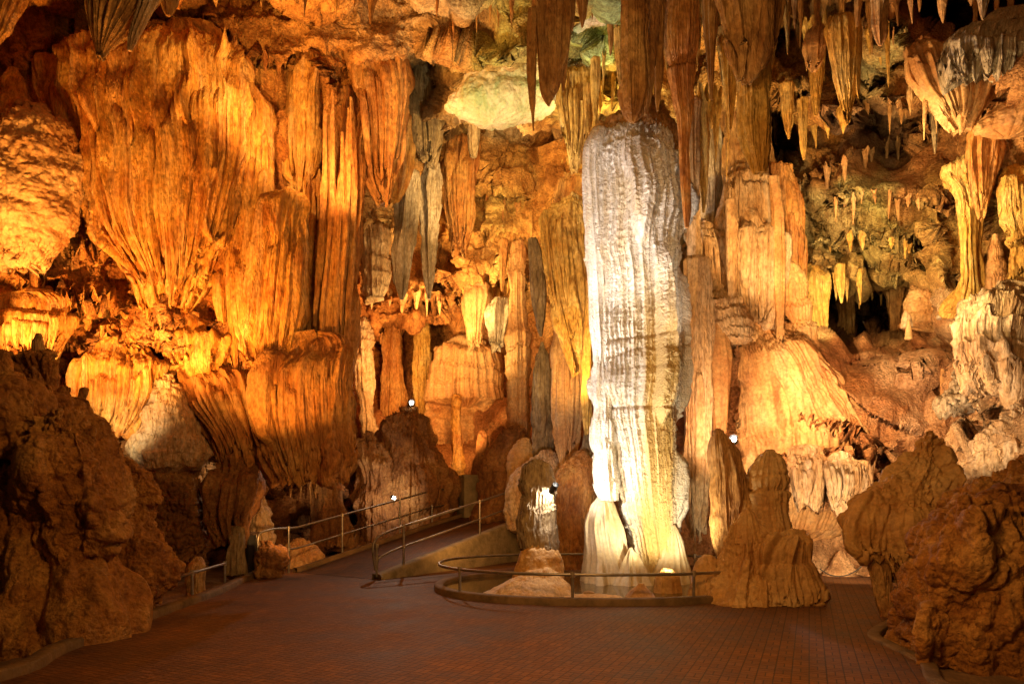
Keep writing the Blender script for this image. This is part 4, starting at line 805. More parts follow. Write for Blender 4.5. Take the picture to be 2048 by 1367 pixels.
form('flowstone_drapery', 'slim golden strip hugging the left side of the white column', D_, 14.2, '560 1172 1192;640 1166 1192;720 1162 1190;800 1166 1186;860 1170 1184', M['gold'], th=.7, ribs=RB2, rough=.04, rag=.3)
form('flowstone_drapery', 'tiered gold ledge hanging above the golden drapery', D_, 16.0, '355 1120 1170;370 1110 1178;400 1104 1178;430 1112 1172', M['rust'], th=.5, ribs=RB2, rough=.06, rag=.4, ragp=.1)
form('flowstone_column', 'brown fluted column ending in a point under the golden drapery', C_, 16.2, '650 1112 1160;700 1108 1164;780 1108 1166;850 1110 1162;900 1116 1154;935 1120 1140;950 1124 1130', M['tan'], th=.8, ribs=RB2, rough=.02, rag=.3, folds=5)
form('stalagmite', 'tall dark grey-brown stalagmite with a pointed tip behind the pool', G_, 17.4, '684 1081 1087;700 1074 1094;740 1068 1104;800 1066 1108;860 1068 1110;930 1066 1112;1000 1062 1116', M['grey'], th=.85, tiers=(.5, .06), ribs=RB2, rough=.06)
form('flowstone', 'wide fluted flowstone bell on the back wall with curved ledges', FL, 22.8, '684 890 975;695 872 992;730 862 1002;780 856 1006;800 856 1008', M['tan'], th=.5, tiers=(.62, .12, .1), ribs=RB2, rough=.05)
form('flowstone', 'pale rippled flowstone face under the fluted bell, behind the stairs', FL, 22.6, '806 850 1000;850 852 1006;900 868 1002;960 880 985;1000 885 970', M['tan'], th=.35, tiers=(.34, .09, .12), rough=.08, sq=.8)
form('flowstone_column', 'narrow brightly lit rib running down the rippled flowstone face', C_, 20.9, '790 905 922;850 900 920;900 906 928;930 902 936;980 896 930', M['orange'], th=.8, tiers=(.3, .05), rough=.08)
form('flowstone_column', 'dark rust fluted pillars left of the back flowstone bell', C_, 23.6, '640 766 802;740 764 806;820 764 808;880 766 805', M['rust'], th=.7, ribs=RB2, rough=.06)
form('flowstone_column', 'small yellow lit pillar at the back behind the floodlight on the mound', C_, 23.8, '640 828 856;740 826 856;800 828 858;850 826 856', M['gold'], th=.8, ribs=RB2, tiers=(.5, .06), rough=.06)
form('flowstone_column', 'cream lit spiky pillar at the back by the edge of the left wall', C_, 21.8, '640 712 746;740 710 748;800 716 750;860 722 756;900 728 760', M['cream'], th=.8, ribs=RB2, tiers=(.4, .06), rough=.12)
form('stalagmite', 'small dark domed stalagmite before the rippled flowstone face', G_, 19.6, '862 958 972;880 950 980;920 944 984;960 940 990', M['umber'], th=.8, rough=.06)
form('stalagmite', 'broad dark domed mound carrying the glaring floodlight', G_, 19.1, '822 795 838;832 776 852;860 762 866;910 750 878;960 736 886;1010 730 892;1060 722 895;1130 715 900', M['umber'], th=.75, ribs=((.6, .10), (.13, .03)), tiers=(.5, .09, .1), rough=.2)
form('stalagmite', 'dark lumpy mound left of the domed one, lit low at its foot', G_, 18.3, '862 725 745;880 712 762;930 702 785;980 700 790;1040 695 800;1090 690 805;1140 688 810', M['umber'], th=.7, rough=.3, ribs=((.5, .12), (.15, .04)), lump=.4, tiers=(.45, .08, .12))
form('limestone_boulder', 'dark rock column behind the far ramp railing, left', B_, 17.4, '930 610 680;980 612 690;1040 620 690;1090 620 700', M['umber'], th=.7, rough=.2, ribs=RB2)
form('limestone_boulder', 'tall leaning brown boulder right of the concrete block', B_, 18.4, '858 1020 1045;880 995 1065;930 962 1070;980 950 1075;1040 945 1080', M['umber'], th=.7, rough=.14, lump=.2, tiers=(.5, .03))
form('limestone_boulder', 'rounded brown boulder at the foot of the tall grey stalagmite', B_, 17.6, '880 1040 1062;905 1020 1072;950 1010 1080;990 1008 1085', M['mound'], th=.8, rough=.08)
form('limestone_boulder', 'pale smooth low mound behind the lit stalagmite', B_, 16.6, '905 1080 1110;925 1045 1125;960 1022 1135;1000 1012 1140;1060 1010 1140', M['cream'], th=.7, rough=.09, lump=.2)
form('flowstone', 'red-brown tiered flowstone with dripping ledges between pool and back wall', FL, 14.6, '905 1150 1178;940 1120 1190;970 1104 1192;1030 1096 1194;1090 1096 1194;1150 1098 1194', M['rust'], th=.6, tiers=(.62, .17, .075), ribs=((.09, .022),), rough=.05, seed=371)
form('flowstone_column', 'grey rocky ridge between the brown column and the white column', C_, 15.2, '850 1172 1186;900 1160 1192;950 1150 1194;1000 1160 1194', M['grey'], th=.8, rough=.1)
# ---- the great white column
gc = empty('great_column', W(1290, 1160, 12.4), 'giant white fluted column standing in the pool, the tallest and brightest formation', C_)
form('shaft', None, None, 12.4, '262 1215 1335;275 1190 1350;300 1172 1358;340 1167 1361;450 1172 1362;560 1178 1362;680 1184 1363;760 1186 1364;820 1194 1348;860 1204 1350;900 1212 1350;960 1226 1350;1030 1248 1350;1100 1268 1356;1150 1284 1350;1175 1288 1346', M['white'], th=.8, ribs=((.55, .06), (.17, .07), (.10, .045), (.05, .02)), rough=.025, pop=.02, wob=.06, ledges=((318, .10, .18), (690, .12, .04), (722, .10, .04), (745, .06, .05), (822, .10, .08), (868, .03, .05)), parent=gc, seed=500, res=1.15, sq=.9)
form('crown', None, None, 12.5, '205 1262 1326;225 1240 1335;246 1205 1345;262 1190 1352;285 1182 1356;305 1180 1356', M['brown'], th=.85, tiers=(.2, .07), rough=.10, parent=gc)
form('side_curtain', None, None, 12.1, '262 1185 1215;290 1168 1216;340 1165 1212;450 1170 1215;560 1178 1222;700 1186 1226;730 1190 1222', M['white'], th=.9, ribs=((.12, .05), (.05, .016)), rough=.02, parent=gc, rag=.2)
form('knobbed_edge', None, None, 12.1, '716 1190 1212;740 1183 1222;800 1184 1226;815 1190 1224;850 1182 1228;895 1182 1228;910 1190 1228;950 1186 1236;985 1194 1236;1000 1202 1236', M['white'], th=.9, tiers=(.5, .05), ribs=RBf, rough=.04, parent=gc)
form('foot', None, None, 12.3, '985 1203 1220;1010 1186 1225;1050 1174 1238;1100 1169 1254;1140 1166 1272;1172 1164 1285', M['palemound'], th=.8, rough=.07, rscale=1.6, ribs=((.35, .07), (.12, .035)), parent=gc, lump=.15)
form('foot', None, None, 12.2, '1050 1338 1350;1080 1328 1362;1120 1318 1372;1170 1300 1382', M['palemound'], th=.8, rough=.06, rscale=1.6, ribs=((.35, .07), (.12, .035)), parent=gc)
form('foot', None, None, 11.9, '1095 1258 1266;1115 1246 1280;1140 1236 1296;1180 1222 1310', M['palemound'], th=.7, rough=.05, ribs=((.35, .07), (.12, .035)), parent=gc)
# ---- lit stalagmite and pool mounds
sg = empty('stalagmite', W(1070, 1195, 11.0), 'knobbly stalagmite with a floodlight at its shoulder, standing on a round mound in the pool', G_)
form('upper_body', None, None, 11.0, '922 1060 1086;932 1050 1096;965 1046 1104;1000 1046 1104;1035 1036 1108;1060 1032 1110;1085 1034 1112;1100 1036 1110', M['grey'], th=.8, tiers=(.3, .06, .06), ribs=((.09, .03),), rough=.06, parent=sg, wob=.6)
form('lower_mound', None, None, 10.9, '1092 1050 1104;1098 1038 1112;1115 1030 1122;1140 1026 1130;1165 1022 1134;1185 1020 1138', M['mound'], th=.75, rough=.05, rscale=1.2, parent=sg, lump=.15)
form('skirt', None, None, 10.7, '1150 1040 1120;1165 1005 1145;1182 975 1160;1200 930 1172', M['mound'], th=.6, rough=.03, parent=sg, ribs=((.5, .02),))
form('stalagmite', 'low rounded hump rising from the pool just right of the front rail post', G_, 10.4, '1168 1275 1290;1178 1262 1300;1195 1245 1315;1210 1235 1325', M['mound'], th=.8, rough=.02)
form('limestone_boulder', 'squat dark rock in the pool with a floodlight on top', B_, 10.9, '1140 1322 1345;1150 1312 1358;1175 1308 1362;1200 1304 1364', M['mound'], th=.8, rough=.05, ribs=RBf)
form('limestone_boulder', 'flat tan crust on the pool bed at the front', B_, 10.3, '1186 1165 1190;1192 1130 1240;1200 1110 1270', M['mound'], th=.5, rough=.03)
# ---- stalactites over and beside the white column
SG = 'stalactites hanging above the white column'
form('stalactite', 'thick brown blunt stalactite with a netted tip, straight above the white column', T_, 10.2, '-90 1236 1300;0 1240 1292;100 1243 1290;180 1244 1286;215 1248 1281;235 1256 1274;245 1262 1269', M['brown'], th=.85, ribs=((.14, .03), (.05, .014)), rough=.02, pop=.006, group=SG)
form('stalactite', 'smooth brown blade tucked right behind the thick blunt stalactite', T_, 10.5, '-90 1272 1326;0 1276 1322;80 1278 1310;160 1280 1305;210 1284 1300;230 1288 1293', M['brown'], th=.8, ribs=((.3, .03),), rough=.01, group=SG)
form('stalactite', 'slim twin-tipped brown stalactite between the blunt one and the fluted broom', T_, 10.6, '-60 1306 1334;60 1308 1330;140 1308 1326;200 1310 1322;222 1313 1317', M['brown'], th=.8, ribs=RBf, rough=.02, group=SG)
form('stalactite', 'big dark brown stalactite with rounded tip, middle of the three hanging before the pale slab', T_, 10.8, '-60 1060 1150;20 1075 1138;60 1080 1134;130 1083 1128;175 1085 1118;200 1091 1104;212 1096 1099', M['brown'], th=.8, ribs=((.16, .035), (.06, .014)), rough=.02)
form('stalactite', 'narrow stalactite with a white drip tip, leftmost of three before the pale slab', T_, 10.7, '20 1056 1076;90 1056 1074;160 1056 1073;210 1059 1072;228 1063 1069;262 1066 1068', M['brown'], th=.8, ribs=RBf, rough=.02)
form('stalactite', 'slender brown stalactite, right of the three hanging before the pale slab', T_, 10.9, '-40 1124 1150;40 1122 1144;100 1120 1138;150 1120 1132;182 1124 1128', M['brown'], th=.8, ribs=RBf, rough=.02)
form('stalactite', 'short stalactite at the top edge over the green ceiling patch', T_, 11.2, '-60 1150 1180;0 1154 1176;40 1160 1170;55 1163 1166', M['brown'], th=.8, ribs=RBf, rough=.02)
form('stalactite', 'fluted broom-like stalactite, its dark head flaring over a narrow orange tail', T_, 10.9, '-60 1322 1400;0 1330 1396;70 1328 1396;115 1330 1392;135 1334 1392;150 1336 1390;190 1342 1388;240 1352 1384;270 1356 1380;300 1358 1378;420 1366 1382;455 1370 1377', M['rust'], th=.8, ribs=((.09, .028), (.25, .03)), ledges=((128, .12, .12),), rough=.02, group=SG)
form('stalactite', 'orange ragged curtain tip hanging below the green ceiling rim', T_, 13.0, '150 1118 1190;200 1116 1184;260 1128 1176;310 1134 1162;335 1142 1154', M['gold'], th=.5, ribs=RB2, rough=.05, rag=.4, ragp=.25, folds=5)
form('stalactite', 'thin amber stalactite left above the column shoulder', T_, 12.6, '120 1180 1204;180 1182 1200;230 1186 1196;255 1189 1192', M['gold'], th=.8, ribs=RBf, rough=.02)
form('stalactite', 'narrow translucent amber stalactite close left of the thick blunt one', T_, 11.8, '60 1228 1250;110 1232 1246;160 1236 1244;178 1239 1242', M['gold'], th=.8, ribs=RBf, rough=.02)
form('stalactite', 'long blunt double stalactite, the lowest hanging one right of the white column', T_, 9.9, '60 1462 1545;110 1474 1540;180 1478 1536;250 1482 1536;290 1490 1536;320 1502 1534;345 1510 1530', M['gold'], th=.7, ribs=((.2, .05), (.07, .018)), rough=.02, pop=.006, group=SG)
form('stalactite', 'folded brown sheet with cut steps covering the top of the long double stalactite', T_, 9.5, '-140 1410 1590;-40 1430 1572;0 1438 1560;60 1444 1556;100 1450 1550;120 1462 1535;140 1475 1510', M['brown'], th=.45, ribs=((.3, .07),), rough=.02, rag=.35, ragp=.3, tiers=(.9, .06))
form('stalactite', 'straight brown pointed stalactite left of the folded sheet', T_, 10.2, '-90 1398 1440;0 1402 1434;80 1408 1430;150 1416 1428;200 1420 1425', M['brown'], th=.8, ribs=RBf, rough=.02, group=SG)
form('stalactite', 'slim amber stalactite tapering beside the long double one', T_, 10.6, '60 1430 1470;120 1444 1476;180 1450 1470;230 1456 1466;260 1459 1462', M['gold'], th=.8, ribs=RBs, rough=.02, group=SG)
form('stalactite', 'pale lower strand hanging between the broom tail and the cream column', T_, 12.4, '250 1392 1416;320 1396 1414;380 1402 1412;425 1405 1409', M['gold'], th=.8, ribs=RBs, rough=.04)
form('stalactite', 'long rough orange strand right beside the column top', T_, 12.2, '200 1375 1400;300 1378 1396;400 1382 1394;440 1385 1390', M['tan'], th=.8, ribs=RBs, rough=.05)
form('stalactite', 'fringed brown drapery stalactite with a pointed orange tongue, high on the right', T_, 12.0, '45 1655 1718;60 1650 1722;110 1658 1720;160 1664 1716;195 1676 1712;220 1686 1704;234 1693 1698', M['gold'], th=.6, ribs=((.12, .05), (.05, .015)), rough=.04, rag=.25)
form('stalactite', 'small fan-shaped fluted drapery left of the pointed orange tongue', T_, 12.4, '52 1625 1648;65 1612 1652;95 1604 1652;120 1610 1646;135 1616 1630', M['tan'], th=.6, ribs=((.09, .04),), rough=.03, rag=.15)
form('stalactite', 'smooth yellow blade hugging the right side of the pointed orange tongue', T_, 11.9, '40 1706 1722;100 1706 1722;160 1708 1722;185 1712 1720;196 1716 1718', M['gold'], th=.8, ribs=RBf, rough=.01)
form('stalactite', 'thick rough stalactite from the top edge near the green patched wall', T_, 11.4, '-60 1735 1780;0 1742 1774;50 1746 1772;80 1752 1768;92 1758 1763', M['tan'], th=.8, ribs=RBs, rough=.05)
form('stalactite', 'white pointed stalactite at the top edge over the dark gallery', T_, 10.8, '-60 1940 1985;0 1955 1978;25 1960 1972;40 1964 1967', M['cream'], th=.8, ribs=RBf, rough=.02)
form('stalactite', 'rough orange stalactite, lowest of the group under the bright orange rock', T_, 12.8, '200 1592 1618;250 1596 1615;290 1600 1613;318 1606 1610', M['gold'], th=.8, rough=.05, ribs=RBf)
form('stalactite', 'stubby rough orange stalactite left under the bright orange rock', T_, 12.9, '170 1556 1590;220 1560 1586;255 1568 1582;278 1576 1580', M['gold'], th=.8, rough=.06, ribs=RBf)
form('stalactite', 'curved rough orange stalactite right under the bright orange rock', T_, 12.6, '130 1618 1646;180 1620 1642;215 1624 1638;232 1628 1634', M['gold'], th=.8, rough=.06, ribs=RBf)
form('stalactite', 'dark slim stalactite hanging before the shadowed niche on the right', T_, 13.6, '180 1858 1880;240 1862 1876;290 1866 1873;308 1869 1871', M['grey'], th=.8, rough=.03, ribs=RBf)
# top right ledge drapery
form('flowstone_drapery', 'grey-white rib drapery along the ledge at the top right corner', D_, 12.0, '52 1960 2150;64 1905 2160;80 1884 2165;120 1884 2165;150 1890 2160', M['greywhite'], th=.25, ribs=((.28, .10), (.10, .06)), rough=.04, rag=.5, ragp=.10, sq=.6, sink=.15, folds=13)
form('flowstone_drapery', 'orange-brown ribbed curtain sloping left of the grey-white ledge drapery', D_, 12.6, '82 1830 1900;95 1808 1940;130 1812 1960;170 1830 1970;210 1870 1960;240 1900 1940', M['tan'], th=.35, ribs=((.28, .08), (.09, .035)), rough=.06, rag=.5, ragp=.2, folds=8)
form('flowstone', 'pale rounded pebbly crust on top of the top right ledge', FL, 12.6, '52 2030 2048;60 2000 2120;72 1970 2150;84 1950 2150', M['greywhite'], th=.5, rough=.06)
form('flowstone', 'smooth orange sloping shelf under the top right ledge', FL, 12.3, '190 2030 2150;215 1990 2160;245 1955 2150;262 1950 2080', M['tan'], th=.5, rough=.1)
# ---- cream tiered column group, right of the white column
form('flowstone_column', 'dim fluted root rising from the cream column into the ceiling', C_, 15.9, '170 1450 1530;250 1448 1536;340 1440 1548;400 1440 1550', M['brown'], th=.6, ribs=RB2, rough=.06, sink=0)
form('flowstone_column', 'dim grey ribs above the left stage of the cream column', C_, 16.0, '180 1372 1440;300 1374 1446;400 1372 1450;480 1372 1456', M['greywhite'], th=.5, ribs=RB2, rough=.05, sink=0)
form('flowstone_drapery', 'thin pale strand crossing the ledges on the left of the cream column', D_, 14.5, '300 1378 1398;420 1376 1400;560 1374 1402;640 1380 1396', M['cream'], th=.9, ribs=RBf, rough=.02, rag=.2)
form('flowstone_drapery', 'thin cream strand in the cleft between the two cream stages', D_, 14.4, '400 1452 1474;480 1450 1474;580 1454 1472;640 1458 1466', M['cream'], th=.9, ribs=RBf, rough=.02, rag=.2)
form('flowstone_drapery', 'thin tan strand down the right edge of the cream column', D_, 14.5, '350 1540 1562;450 1544 1568;580 1548 1570;680 1554 1566', M['tan'], th=.9, ribs=RBf, rough=.02, rag=.2)
form('flowstone_column', 'upper stage of the cream fluted column, crowned with dark ledges', C_, 15.4, '335 1460 1530;350 1445 1545;400 1440 1552;450 1436 1556;475 1440 1556', M['cream'], th=.6, ribs=((.4, .05), (.13, .07), (.06, .02)), ledges=((372, .15, .2),), rough=.05, folds=14)
form('flowstone_column', 'middle stage of the cream fluted column, with straight thick ribs', C_, 15.0, '444 1500 1548;456 1462 1558;480 1452 1562;560 1450 1562;620 1458 1560;650 1470 1552', M['cream'], th=.6, ribs=((.4, .05), (.14, .08), (.06, .02)), ledges=((470, .12, .12),), rough=.04, rag=.2, folds=16)
form('flowstone_column', 'left stage of the cream fluted column beside the white column', C_, 15.1, '448 1385 1440;460 1372 1458;500 1370 1466;560 1372 1470;640 1380 1468;680 1400 1462', M['cream'], th=.6, ribs=((.4, .05), (.13, .07), (.06, .02)), ledges=((474, .12, .15), (530, .16, .2)), rough=.05, rag=.3, folds=13)
form('flowstone_drapery', 'long parallel ribs with pale cut-off points hanging right of the white column', D_, 14.0, '520 1368 1422;560 1366 1424;700 1366 1424;800 1366 1424;900 1368 1420;1000 1374 1418;1070 1378 1412', M['cream'], th=.5, ribs=((.24, .10), (.1, .03)), rough=.02, rag=.5, ragp=.24, folds=8)
form('flowstone_column', 'slim tan ribbed strip right of the long parallel ribs', C_, 14.4, '650 1420 1458;720 1418 1462;800 1424 1458;880 1430 1450;920 1436 1446', M['tan'], th=.6, ribs=((.14, .05),), rough=.03, rag=.2)
form('flowstone', 'knotted cluster of small tiered ledges on the cream column', FL, 14.5, '572 1432 1460;590 1418 1482;620 1410 1492;650 1412 1502;680 1430 1506', M['cream'], th=.6, tiers=(.22, .08, .07), rough=.08)
form('flowstone_column', 'brown ribbed pillar right of the cream column stages', C_, 15.6, '330 1540 1590;380 1552 1604;460 1556 1610;540 1560 1610;600 1566 1608;660 1572 1606', M['rust'], th=.6, ribs=((.3, .07), (.1, .035)), rough=.06, folds=5)
form('flowstone', 'stacked orange ledges sloping down beside the yellow lit column', FL, 15.0, '528 1572 1600;550 1564 1615;600 1566 1618;650 1578 1630;690 1594 1638;715 1610 1636', M['tan'], th=.6, tiers=(.5, .16, .08), ribs=((.09, .02),), rough=.05)
form('flowstone', 'wide cream cascade apron spreading below the fluted column', FL, 14.6, '630 1500 1570;650 1478 1596;700 1470 1630;760 1472 1675;830 1474 1725;900 1480 1760;980 1484 1750;1060 1490 1700', M['tan'], th=.28, tiers=(.85, .14, .09), ribs=((.55, .08), (.12, .02)), rough=.09, rscale=1.4)
form('flowstone_column', 'yellow brightly lit ribbed column at the mouth of the dark gallery', C_, 16.6, '530 1612 1650;560 1606 1652;620 1612 1654;680 1622 1656', M['gold'], th=.8, ribs=((.3, .09), (.1, .03)), rough=.04)
form('stalactite', 'ribbed golden stalactite hanging in the gallery mouth, the left of a pair', T_, 16.0, '530 1672 1690;560 1674 1688;590 1679 1686;606 1682 1684', M['gold'], sink=.2, th=.7, ribs=RBs, rough=.05)
form('stalactite', 'ribbed golden stalactite hanging in the gallery mouth, the right of a pair', T_, 16.0, '540 1710 1730;570 1713 1727;595 1718 1724;610 1720 1722', M['gold'], sink=.2, th=.7, ribs=RBs, rough=.05)
form('flowstone_column', 'dim pillar deep inside the dark gallery', C_, 21, '540 1670 1706;620 1674 1704;700 1670 1710', M['brown'], th=.8, ribs=RB2, rough=.06)
form('flowstone_column', 'dim smooth pillar at the right of the dark gallery', C_, 19, '560 1775 1822;620 1778 1812;700 1780 1815', M['brown'], th=.8, ribs=RB2, rough=.1)
form('flowstone', 'round brown ribbed boss right of the gallery mouth', FL, 15.8, '570 1830 1870;590 1815 1900;620 1808 1915;650 1802 1920', M['tan'], th=.5, tiers=(.3, .05), rough=.1)
form('stalagmite', 'small stalagmite on the left rim of the boss by the gallery', G_, 15.0, '622 1808 1814;632 1804 1822;655 1802 1826', M['cream'], th=.8, rough=.03)
form('stalagmite', 'tiny thin stalagmite on the crest of the cascade slope', G_, 14.8, '640 1815 1819;655 1812 1822;678 1810 1824', M['tan'], th=.8, rough=.02)
form('stalagmite', 'small pale peg standing alone on the right slope', G_, 14.2, '738 1882 1888;752 1880 1892;790 1880 1894;805 1878 1896', M['tan'], th=.8, rough=.02)
form('stalagmite', 'thin stalagmite with a white foot left of the brilliant yellow column', G_, 14.2, '537 1879 1885;560 1876 1888;600 1884 1896;620 1882 1910;635 1876 1916', M['greywhite'], th=.8, rough=.03, ribs=RBf)
form('flowstone_column', 'brilliant yellow-white ribbed column high on the right', C_, 13.4, '330 1900 1975;370 1912 1970;430 1920 1964;500 1922 1958;560 1926 1962;590 1910 1975;620 1895 1985', M['gold'], th=.7, ribs=((.3, .09), (.1, .035)), rough=.06, folds=6)
form('stalactite', 'brown massive stalactite root above the brilliant yellow column', T_, 12.9, '262 1940 2000;300 1936 1996;350 1942 1988;390 1950 1978;425 1958 1970', M['rust'], th=.7, ribs=RBs, rough=.06, rag=.3)
form('stalagmite', 'knobbed orange stalagmite behind the brilliant yellow column', G_, 13.2, '470 1985 1997;500 1978 2004;550 1972 2012;600 1966 2020;640 1960 2026', M['tan'], th=.8, tiers=(.3, .06), rough=.06)
form('flowstone_drapery', 'orange fringe drapery at the right edge below the bright ceiling', D_, 12.8, '340 2010 2100;380 1996 2120;430 2000 2120;480 2020 2120', M['gold'], th=.4, ribs=((.25, .08), (.09, .035)), rough=.06, rag=.5, ragp=.16, folds=6)
form('flowstone_drapery', 'lower orange fringe row at the right edge above the white knobs', D_, 12.7, '480 2020 2110;520 2012 2120;560 2020 2120', M['gold'], th=.4, ribs=((.2, .07), (.08, .03)), rough=.06, rag=.35, ragp=.12)
form('flowstone', 'white-grey knobbly flowstone mass at the right edge with a golden fringe below', FL, 12.4, '592 1960 2080;610 1935 2120;650 1916 2140;700 1914 2140;740 1918 2140;770 1930 2140;790 1945 2140', M['cream'], th=.35, rough=.10, rscale=.9, rag=.4, ragp=.11, ribs=((.4, .10), (.12, .02)), sq=.8, tiers=(.45, .12, .4), lump=.3)
form('flowstone', 'small grey-white dripping boss left below the white knobs', FL, 13.0, '740 1915 1935;760 1905 1945;800 1888 1950;825 1876 1948', M['greywhite'], th=.6, rough=.1, rag=.3, ragp=.1, rscale=.6)
form('limestone_boulder', 'pale crinkled rock slope behind the right foreground boulders', B_, 11.6, '822 2030 2100;850 2000 2140;880 1960 2150;920 1935 2150;970 1920 2150;1020 1920 2150', M['cream'], th=.5, rough=.18, rscale=.9, lump=.3)
form('flowstone_drapery', 'bunched cream drip curtain with a long pointed tongue on the low right wall', D_, 13.2, '915 1655 1715;930 1640 1735;960 1648 1738;990 1655 1725;1010 1665 1705', M['cream'], th=.5, ribs=((.2, .06), (.08, .03)), rough=.05, rag=.4, ragp=.16, folds=8)
form('flowstone_drapery', 'thin drip curtain left of the bunched cream one on the low right wall', D_, 13.4, '905 1580 1650;930 1575 1655;970 1580 1645;1000 1590 1635', M['cream'], th=.4, ribs=((.2, .05), (.08, .03)), rough=.04, rag=.4, ragp=.13, folds=6)
# ---- right middle rock group
rg = empty('limestone_boulder', G(1540, 1215), 'large tan rock mound with a fringed skirt at the right end of the pool', B_)
form('skirted_lobe', None, None, 10.0, '1066 1560 1610;1076 1525 1632;1100 1500 1640;1140 1492 1642;1180 1500 1642;1200 1510 1638', M['mound'], th=.7, rough=.07, ribs=((.3, .05), (.09, .035)), rag=.25, ragp=.09, parent=rg, rscale=.8, ledges=((1130, .05, .2),))
form('shoulder', None, None, 10.2, '1030 1478 1508;1050 1468 1530;1080 1458 1560;1120 1440 1580;1170 1415 1590;1212 1395 1600', M['mound'], th=.7, rough=.09, parent=rg, lump=.3, rscale=.7, ribs=((.25, .04), (.09, .012)), tiers=(.5, .04, .1))
form('left_lobe', None, None, 10.4, '1114 1405 1430;1125 1394 1442;1150 1388 1450;1180 1384 1455;1210 1380 1460', M['mound'], th=.7, rough=.06, parent=rg, ribs=((.1, .015),))
form('stalagmite', 'blunt dome-headed brown stalagmite with fluted neck, on the rock mound right of the pool', G_, 10.7, '902 1530 1550;912 1518 1562;940 1504 1578;965 1498 1583;985 1497 1585;1010 1505 1578;1060 1508 1582;1090 1500 1590', M['mound'], th=.85, rough=.05, ribs=((.12, .05), (.05, .012)), ledges=((985, .12, .06), (955, .04, .05)), tiers=(.3, .03, .06))
form('stalagmite', 'tall dark mossy-looking pillar with rounded tip, left on the rock mound', G_, 10.9, '857 1432 1440;866 1424 1450;900 1422 1466;950 1424 1476;1000 1420 1486;1060 1422 1490;1120 1432 1480', M['brown'], th=.8, rough=.07, ribs=((.14, .04), (.06, .015)), rscale=.7)
form('stalagmite', 'low leaning knob between the dark pillar and the dome-headed stalagmite', G_, 10.1, '1018 1488 1500;1026 1480 1510;1050 1474 1520;1085 1468 1530', M['mound'], th=.8, rough=.03, ribs=((.12, .02),))
form('flowstone', 'ridge of drip lobes behind the low knob, joining pillar and dome', FL, 10.9, '985 1455 1500;1000 1445 1520;1040 1440 1530;1090 1440 1535', M['mound'], th=.7, rough=.08, ribs=((.14, .03),), tiers=(.3, .03))
form('stalagmite', 'small dark knob behind the dark pillar below the right floodlight', G_, 11.6, '905 1455 1470;930 1455 1485;960 1458 1497;1000 1455 1500', M['brown'], th=.8, rough=.04)
# ---- right foreground
rf = empty('stalagmite', G(1790, 1240), 'massive dark peaked stalagmite on leaning stems in the right foreground', G_)
form('head', None, None, 8.9, '864 1846 1872;875 1836 1886;900 1822 1896;935 1790 1908;965 1752 1918;1000 1716 1922;1040 1700 1918;1080 1700 1905;1105 1722 1895;1130 1750 1870;1150 1780 1850', M['mound'], th=.6, rough=.14, ribs=((.5, .07), (.09, .012)), rscale=.8, parent=rf, lump=.3, rag=.15)
form('side_lobe', None, None, 8.75, '975 1756 1790;995 1734 1808;1020 1716 1815;1050 1704 1815;1080 1706 1805;1100 1722 1785', M['mound'], th=.6, rough=.10, ribs=((.3, .05), (.09, .015)), rscale=.7, rag=.2, ragp=.09, parent=rf)
form('side_lobe', None, None, 8.6, '1010 1800 1850;1030 1775 1872;1070 1765 1880;1110 1775 1885;1140 1795 1880', M['mound'], th=.6, rough=.10, ribs=((.3, .05), (.09, .015)), rscale=.7, rag=.25, ragp=.09, parent=rf)
form('stem', None, None, 8.8, '1085 1728 1775;1120 1732 1778;1180 1745 1786;1235 1762 1800;1262 1768 1806', M['brown'], th=.8, ribs=((.12, .04),), rough=.05, parent=rf)
form('stem', None, None, 8.8, '1090 1785 1830;1140 1793 1832;1200 1800 1836;1260 1800 1845', M['brown'], th=.8, ribs=((.12, .04),), rough=.05, parent=rf)
form('limestone_boulder', 'rough brown boulder filling the lower right corner', B_, 6.9, '1000 1975 2040;1020 1905 2110;1060 1868 2180;1110 1862 2220;1170 1840 2240;1220 1822 2240;1280 1828 2240;1340 1850 2240;1400 1890 2230', M['boulder'], th=.7, rough=.24, rscale=1.3, lump=.45, pop=.005, lobes=[(6.35, '1010 1905 1980;1035 1872 2040;1090 1856 2080;1150 1850 2075;1200 1862 2030;1235 1880 1990'), (6.1, '1120 1980 2110;1170 1945 2190;1250 1925 2230;1330 1935 2230;1390 1960 2220'), (6.3, '1215 1850 1900;1240 1828 1935;1290 1822 1945;1335 1838 1930'), (6.5, '985 2000 2080;1010 1975 2140;1060 1985 2200;1110 2010 2200')])
form('limestone_boulder', 'dark lumpy boulder resting on the lower right corner boulder', B_, 7.6, '925 2040 2160;945 1960 2220;965 1905 2240;995 1886 2240;1030 1886 2240;1070 1920 2240', M['boulder'], th=.6, rough=.18, rscale=1.2, lump=.35)
form('limestone_boulder', 'rounded brown foot of rock between the peaked stalagmite and the corner boulder', B_, 7.4, '1200 1810 1850;1230 1790 1870;1280 1782 1890;1320 1800 1900', M['boulder'], th=.7, rough=.13, rscale=.7)
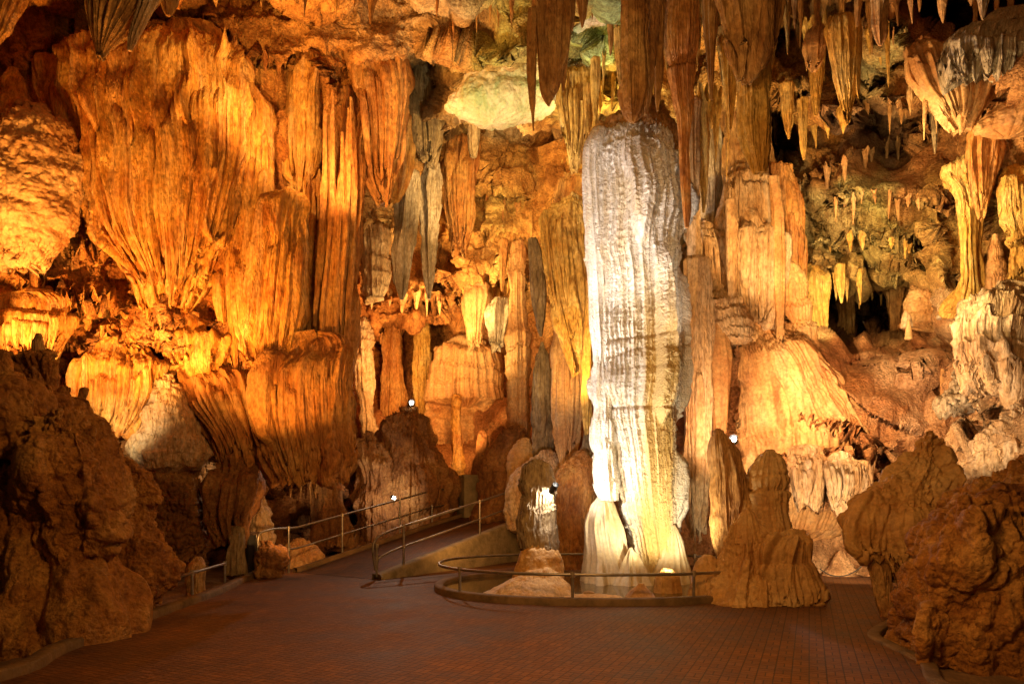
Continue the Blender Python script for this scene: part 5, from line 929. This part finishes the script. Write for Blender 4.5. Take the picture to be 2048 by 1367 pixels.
# ---- left foreground
form('limestone_boulder', 'huge rough brown boulder filling the left foreground beside the kerb', B_, 8.0, '690 -80 10;720 -120 40;790 -160 100;860 -190 150;930 -200 190;1000 -220 210;1080 -230 225;1160 -240 240;1240 -240 245;1330 -240 200', M['boulder'], th=.55, rough=.34, rscale=1.4, lump=.35, pop=.008, ribs=((.5, .06),), lean=(.8, -.6), lobes=[(7.5, '830 70 130;860 50 165;930 38 200;1000 40 222;1060 60 235;1110 90 215'), (7.5, '960 -60 40;1010 -90 85;1100 -110 120;1180 -110 125;1260 -80 110;1300 -60 70'), (9.1, '1040 140 235;1080 110 268;1130 90 288;1180 80 292;1222 90 280'), (7.6, '760 -20 40;790 -50 80;850 -60 95;900 -40 80')])
form('limestone_boulder', 'rough boulder behind the huge left one, its ledge nose pointing right', B_, 9.2, '870 150 235;900 150 265;940 145 300;975 140 325;1000 140 330;1020 140 298;1070 140 325;1120 130 352;1145 130 358;1190 120 340;1250 110 300;1290 100 240', M['boulder'], th=.6, rough=.2, rscale=1.2, lump=.3, pop=.008, wob=.3)
LG = 'stubby stalagmites on the left boulder ridge'
for prof, lab, dd in [('702 -6 14;720 -12 22;790 -14 26', 'tall rounded stub at the left photo edge, on the left boulder ridge', 8.6),
   ('668 70 84;690 62 92;760 60 96;800 60 100', 'tall dim ribbed stub at the back of the left boulder ridge', 10.2),
   ('720 100 112;740 92 116;790 84 112;800 82 112', 'slanted ribbed stub behind the rounded knobs on the left ridge', 9.8),
   ('760 46 66;770 42 74;800 44 82;820 50 84', 'pale round knob among the stubs on the left ridge', 8.9),
   ('785 118 138;800 112 144;840 112 146', 'dark round stub near the right end of the left ridge', 9.4),
   ('778 160 178;800 152 172;830 146 166;850 144 162', 'dark leaning finger, rightmost of the left ridge stubs', 9.6),
   ('808 34 60;818 30 66;850 30 70', 'low ball-shaped knob at the front of the left ridge', 8.5),
   ('782 80 96;800 76 100;830 76 104', 'small squat stub in the middle of the left ridge', 9.1)]:
    form('stalagmite', lab, G_, dd - (.75 if dd < 9 else .9), prof, M['boulder'] if 'dim' not in lab else M['brown'], th=.85, rough=.04, tiers=(.2, .02), group=LG)

n_v = sum(len(o.data.vertices) for o in COL.objects if o.type == 'MESH')
print('TOTAL VERTS', n_v)
